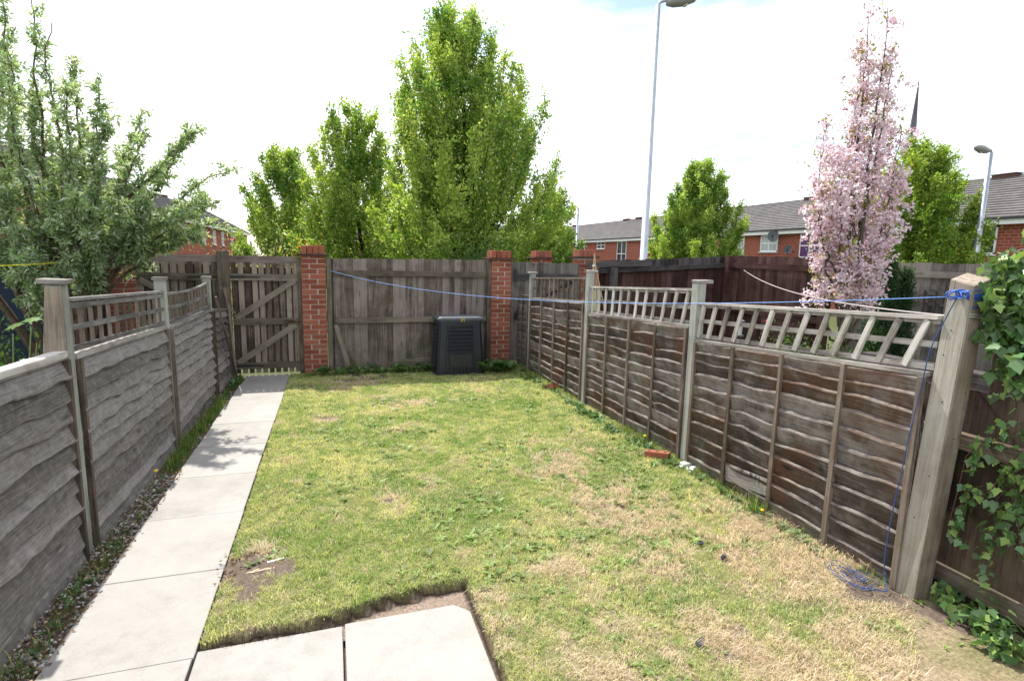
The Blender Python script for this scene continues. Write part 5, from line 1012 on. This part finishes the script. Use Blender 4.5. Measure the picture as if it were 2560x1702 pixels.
# shaded plants under the shrub
shrub('low_shrub', (-2.6, 5.2, -.1), 1.25, .55, 51, 'green leafy plant seen through the straight left trellis', ((.04, .11, .02), (.08, .17, .03), (.12, .22, .04)), leaf=.06, n=420, k=6, sp=.12)
shrub('low_shrub', (-3.1, 6.3, -.1), 1.45, .42, 52, 'dark twiggy plant in front of the navy shed', ((.03, .07, .03), (.05, .10, .04), (.09, .14, .06)), leaf=.05, n=360, k=6, sp=.11)
# navy shed
rt = root('navy_shed', (-4.3, 7.6, 0), 'dark navy painted shed behind the left fence', 'shed'); mb = MB(); boards(mb, -5.8, -3.02, 7.45, -.05, 1.56, .14, jz=0); part('front_wall', (mb, M['navy']), rt)
mb = MB(); boards(mb, 7.46, 8.3, -3.02, -.05, 1.56, .14, jz=0, axis='y'); part('side_wall', (mb, M['navy']), rt)
mb = MB(); mb.bb((-5.9, 7.36, 1.56), (-2.95, 8.35, 1.60)); part('roof', (mb, M['iron']), rt)
mb = MB(); mb.bb((-5.8, 7.425, .86), (-3.05, 7.44, .89)); part('trim', (mb, M['navy']), rt)

# maple seedling ---------------------------------------------------------------
MAP = [(0, 0), (.12, .10), (.42, .02), (.36, .22), (.62, .42), (.36, .50), (.30, .62), (.14, .60), (0, 1.0), (-.14, .60), (-.30, .62), (-.36, .50), (-.62, .42), (-.36, .22), (-.42, .02), (-.12, .10)]
rt = root('maple_seedling', (-1.95, 4.0, 0), 'bright maple leaves poking up behind the nearest left panel', 'plant'); mb = MB(); b = np.array((-1.95, 4.0, 0.)); V_, D_, S_ = [], [], []
for (x, y, s_) in ((72, 752, .105), (30, 768, .10), (88, 812, .07), (85, 790, .05), (100, 838, .06), (60, 850, .06)):
    q = P(x, y, X=-1.9); mb.tube(smooth_path([b, b*.4+q*.6+(0, 0, -.1), q], 5), .004, 5); V_.append(q); D_.append((RND.uniform(-.4, .4), -.75, -.25)); S_.append(s_)
part('stems', (mb, plain_stem), rt); part('leaves', fans('leaves', np.array(V_)+np.array((0, .03, .06)), np.array(D_), np.array(S_), np.array(S_)*.95, jitcol((.10, .21, .035), len(V_), rs, .12), M['leaf'], fold=.12, rs=np.random.RandomState(4), outline=MAP), rt)

# ivy --------------------------------------------------------------------------
IVY = [(0, 0), (.22, -.10), (.34, .10), (.56, .30), (.34, .42), (.26, .60), (0, 1.0), (-.26, .60), (-.34, .42), (-.56, .30), (-.34, .10), (-.22, -.10)]
def ivy():
    rs_ = np.random.RandomState(12); rt = root('ivy', (3.1, 1.4, 0), 'glossy ivy with lobed leaves climbing over the dark fence behind the thick post', 'ivy'); mb = MB(); V_, D_, S_ = [], [], []
    def strand(pts, n, r, size, bulge=.0):
        c = np.array(smooth_path(pts, 8)); mb.tube(c, .0032, 5)
        for i in range(n):
            p = c[rs_.randint(len(c))]+rs_.normal(size=3)*r*np.array([.5, 1, 1]); V_.append(p); D_.append(np.array([-.45, rs_.normal()*.6-.2, -.75+rs_.normal()*.45])); S_.append(size*rs_.uniform(.6, 1.25))
    q = lambda x, y, X: tuple(P(x, y, X=X))
    # upper mass spilling over the fence top
    for (x, y, r, n, sz) in ((2330, 625, .07, 70, .050), (2345, 680, .08, 90, .055), (2300, 690, .06, 60, .052), (2275, 650, .04, 34, .045), (2340, 745, .08, 90, .060), (2290, 740, .05, 52, .055), (2345, 800, .07, 70, .060), (2300, 790, .05, 40, .058), (2335, 850, .05, 34, .060), (2350, 890, .035, 22, .055), (2262, 700, .03, 24, .045), (2345, 600, .05, 50, .048), (2285, 620, .03, 20, .045)):
        c = np.array(P(x, y, X=3.12))
        for i in range(n): V_.append(c+rs_.normal(size=3)*r*np.array([.7, .9, .8])); D_.append(np.array([-.35, rs_.normal()*.6-.2, -.6+rs_.normal()*.5])); S_.append(sz*rs_.uniform(.6, 1.25))
    strand([q(2345, 590, 3.16), q(2320, 720, 3.12), q(2330, 850, 3.15), q(2340, 940, 3.17)], 26, .04, .055)
    strand([q(2350, 990, 3.16), q(2300, 1010, 3.14), q(2255, 1025, 3.12), q(2225, 1050, 3.10)], 48, .030, .045)
    strand([q(2350, 1040, 3.16), q(2310, 1080, 3.14), q(2280, 1130, 3.12), q(2230, 1150, 3.1), q(2190, 1180, 3.07)], 60, .030, .045)
    strand([q(2225, 1050, 3.1), q(2200, 1150, 3.08), q(2185, 1215, 3.05), q(2205, 1250, 3.04)], 42, .022, .040)
    strand([q(2340, 1100, 3.15), q(2320, 1200, 3.15), q(2275, 1230, 3.14), q(2290, 1290, 3.14), q(2250, 1330, 3.12)], 62, .030, .043)
    strand([q(2355, 1080, 3.15), q(2345, 1180, 3.15), q(2350, 1280, 3.15)], 60, .045, .05)
    strand([q(2170, 1370, 3.08), q(2210, 1390, 3.05), q(2240, 1430, 3.0), q(2290, 1470, 2.98)], 60, .035, .045)
    for (x, y, n, r) in ((2260, 1455, 60, .06), (2310, 1480, 60, .06), (2200, 1385, 26, .04), (2160, 1370, 16, .03), (2345, 1420, 34, .05), (2335, 1520, 40, .06), (2290, 1500, 26, .05)):
        c = np.array(P(x, y, Z=.06))
        for i in range(n): V_.append(c+np.abs(rs_.normal(size=3))*r*np.array([1, 1, .9])); D_.append(np.array([-.5, rs_.normal()*.6-.3, -.1+rs_.normal()*.4])); S_.append(.05*rs_.uniform(.6, 1.2))
    mb.tube(smooth_path([q(2358, 1060, 3.15), q(2320, 1120, 3.14), q(2270, 1165, 3.13), q(2180, 1170, 3.1)], 6), .0022, 5)
    n = len(V_); c = jitcol((.085, .165, .055), n, rs_, .35, (.20, .30, .08), .25); V_ = np.array(V_); V_[:, 0] = np.minimum(V_[:, 0], 3.195-.01*rs_.rand(n))
    near = (V_[:, 1] > 1.83) & (V_[:, 0] < 3.12) & (V_[:, 2] > .25); V_[near, 1] = 1.83-.02*rs_.rand(near.sum())
    part('stems', (mb, plain('ivy_stem', (.09, .05, .035), .8), True), rt)
    part('leaves', fans('leaves', V_, np.array(D_), np.array(S_), np.array(S_)*.95, c, M['waxy'], fold=.10, rs=rs_, outline=IVY), rt)
ivy()

# neighbour's rose and feeder
q = P(1768, 742, X=4.5); shrub('rose_bush', (4.6, q[1]+.1, -.1), 1.25, .28, 61, 'small rose bush with a red bloom behind the trellis', ((.05, .13, .03), (.10, .19, .04), (.16, .2, .05)), leaf=.045, n=200, k=5, sp=.10)
mb = MB(); 
for r_, dz in ((.030, 0), (.022, .012), (.012, .02)): mb.tube([(q[0], q[1], q[2]+dz), (q[0], q[1], q[2]+dz+.012)], [r_*.7, r_], 9)
single('rose_flower', mb, M['flower_red'], 'single red rose bloom showing through the trellis', 'flower')
q = P(1830, 800, X=4.5); shrub('low_shrub', (4.7, 4.1, -.1), 1.12, .42, 62, 'leafy bush low behind the nearest trellis', ((.04, .11, .02), (.08, .16, .03), (.12, .2, .04)), leaf=.05, n=300, k=5, sp=.11)
a = P(1707, 735, X=4.9); rt = root('bird_feeder', (a[0], a[1], a[2]-.25), 'small hanging bird feeder by the red-brown fence', 'bird feeder')
mb = MB(); mb.tube([a+(0, 0, .22), a], .003, 4); part('wire', (mb, M['iron']), rt); mb = MB(); mb.tube([a, a-(0, 0, .02), a-(0, 0, .03)], [.01, .05, .05], 10); part('feeder_roof', (mb, M['lid']), rt)
mb = MB(); mb.tube([a-(0, 0, .03), a-(0, 0, .20)], .022, 10); part('seed_tube', (mb, M['glassbowl']), rt); mb = MB(); mb.tube([a-(0, 0, .20), a-(0, 0, .225)], .045, 10); part('tray', (mb, M['lid']), rt)
# timber sleepers edging the neighbour's bed
rt = root('timber_edging', (5.4, 3.6, 0), 'dark stacked timber edging below the bushes', 'edging')
for k in range(4): mb = MB(); mb.bb((5.9, 2.9, .02+.2*k), (6.1, 4.8, .20+.2*k)); part('sleeper', (mb, M['black']), rt)
print('objects', len(bpy.data.objects))
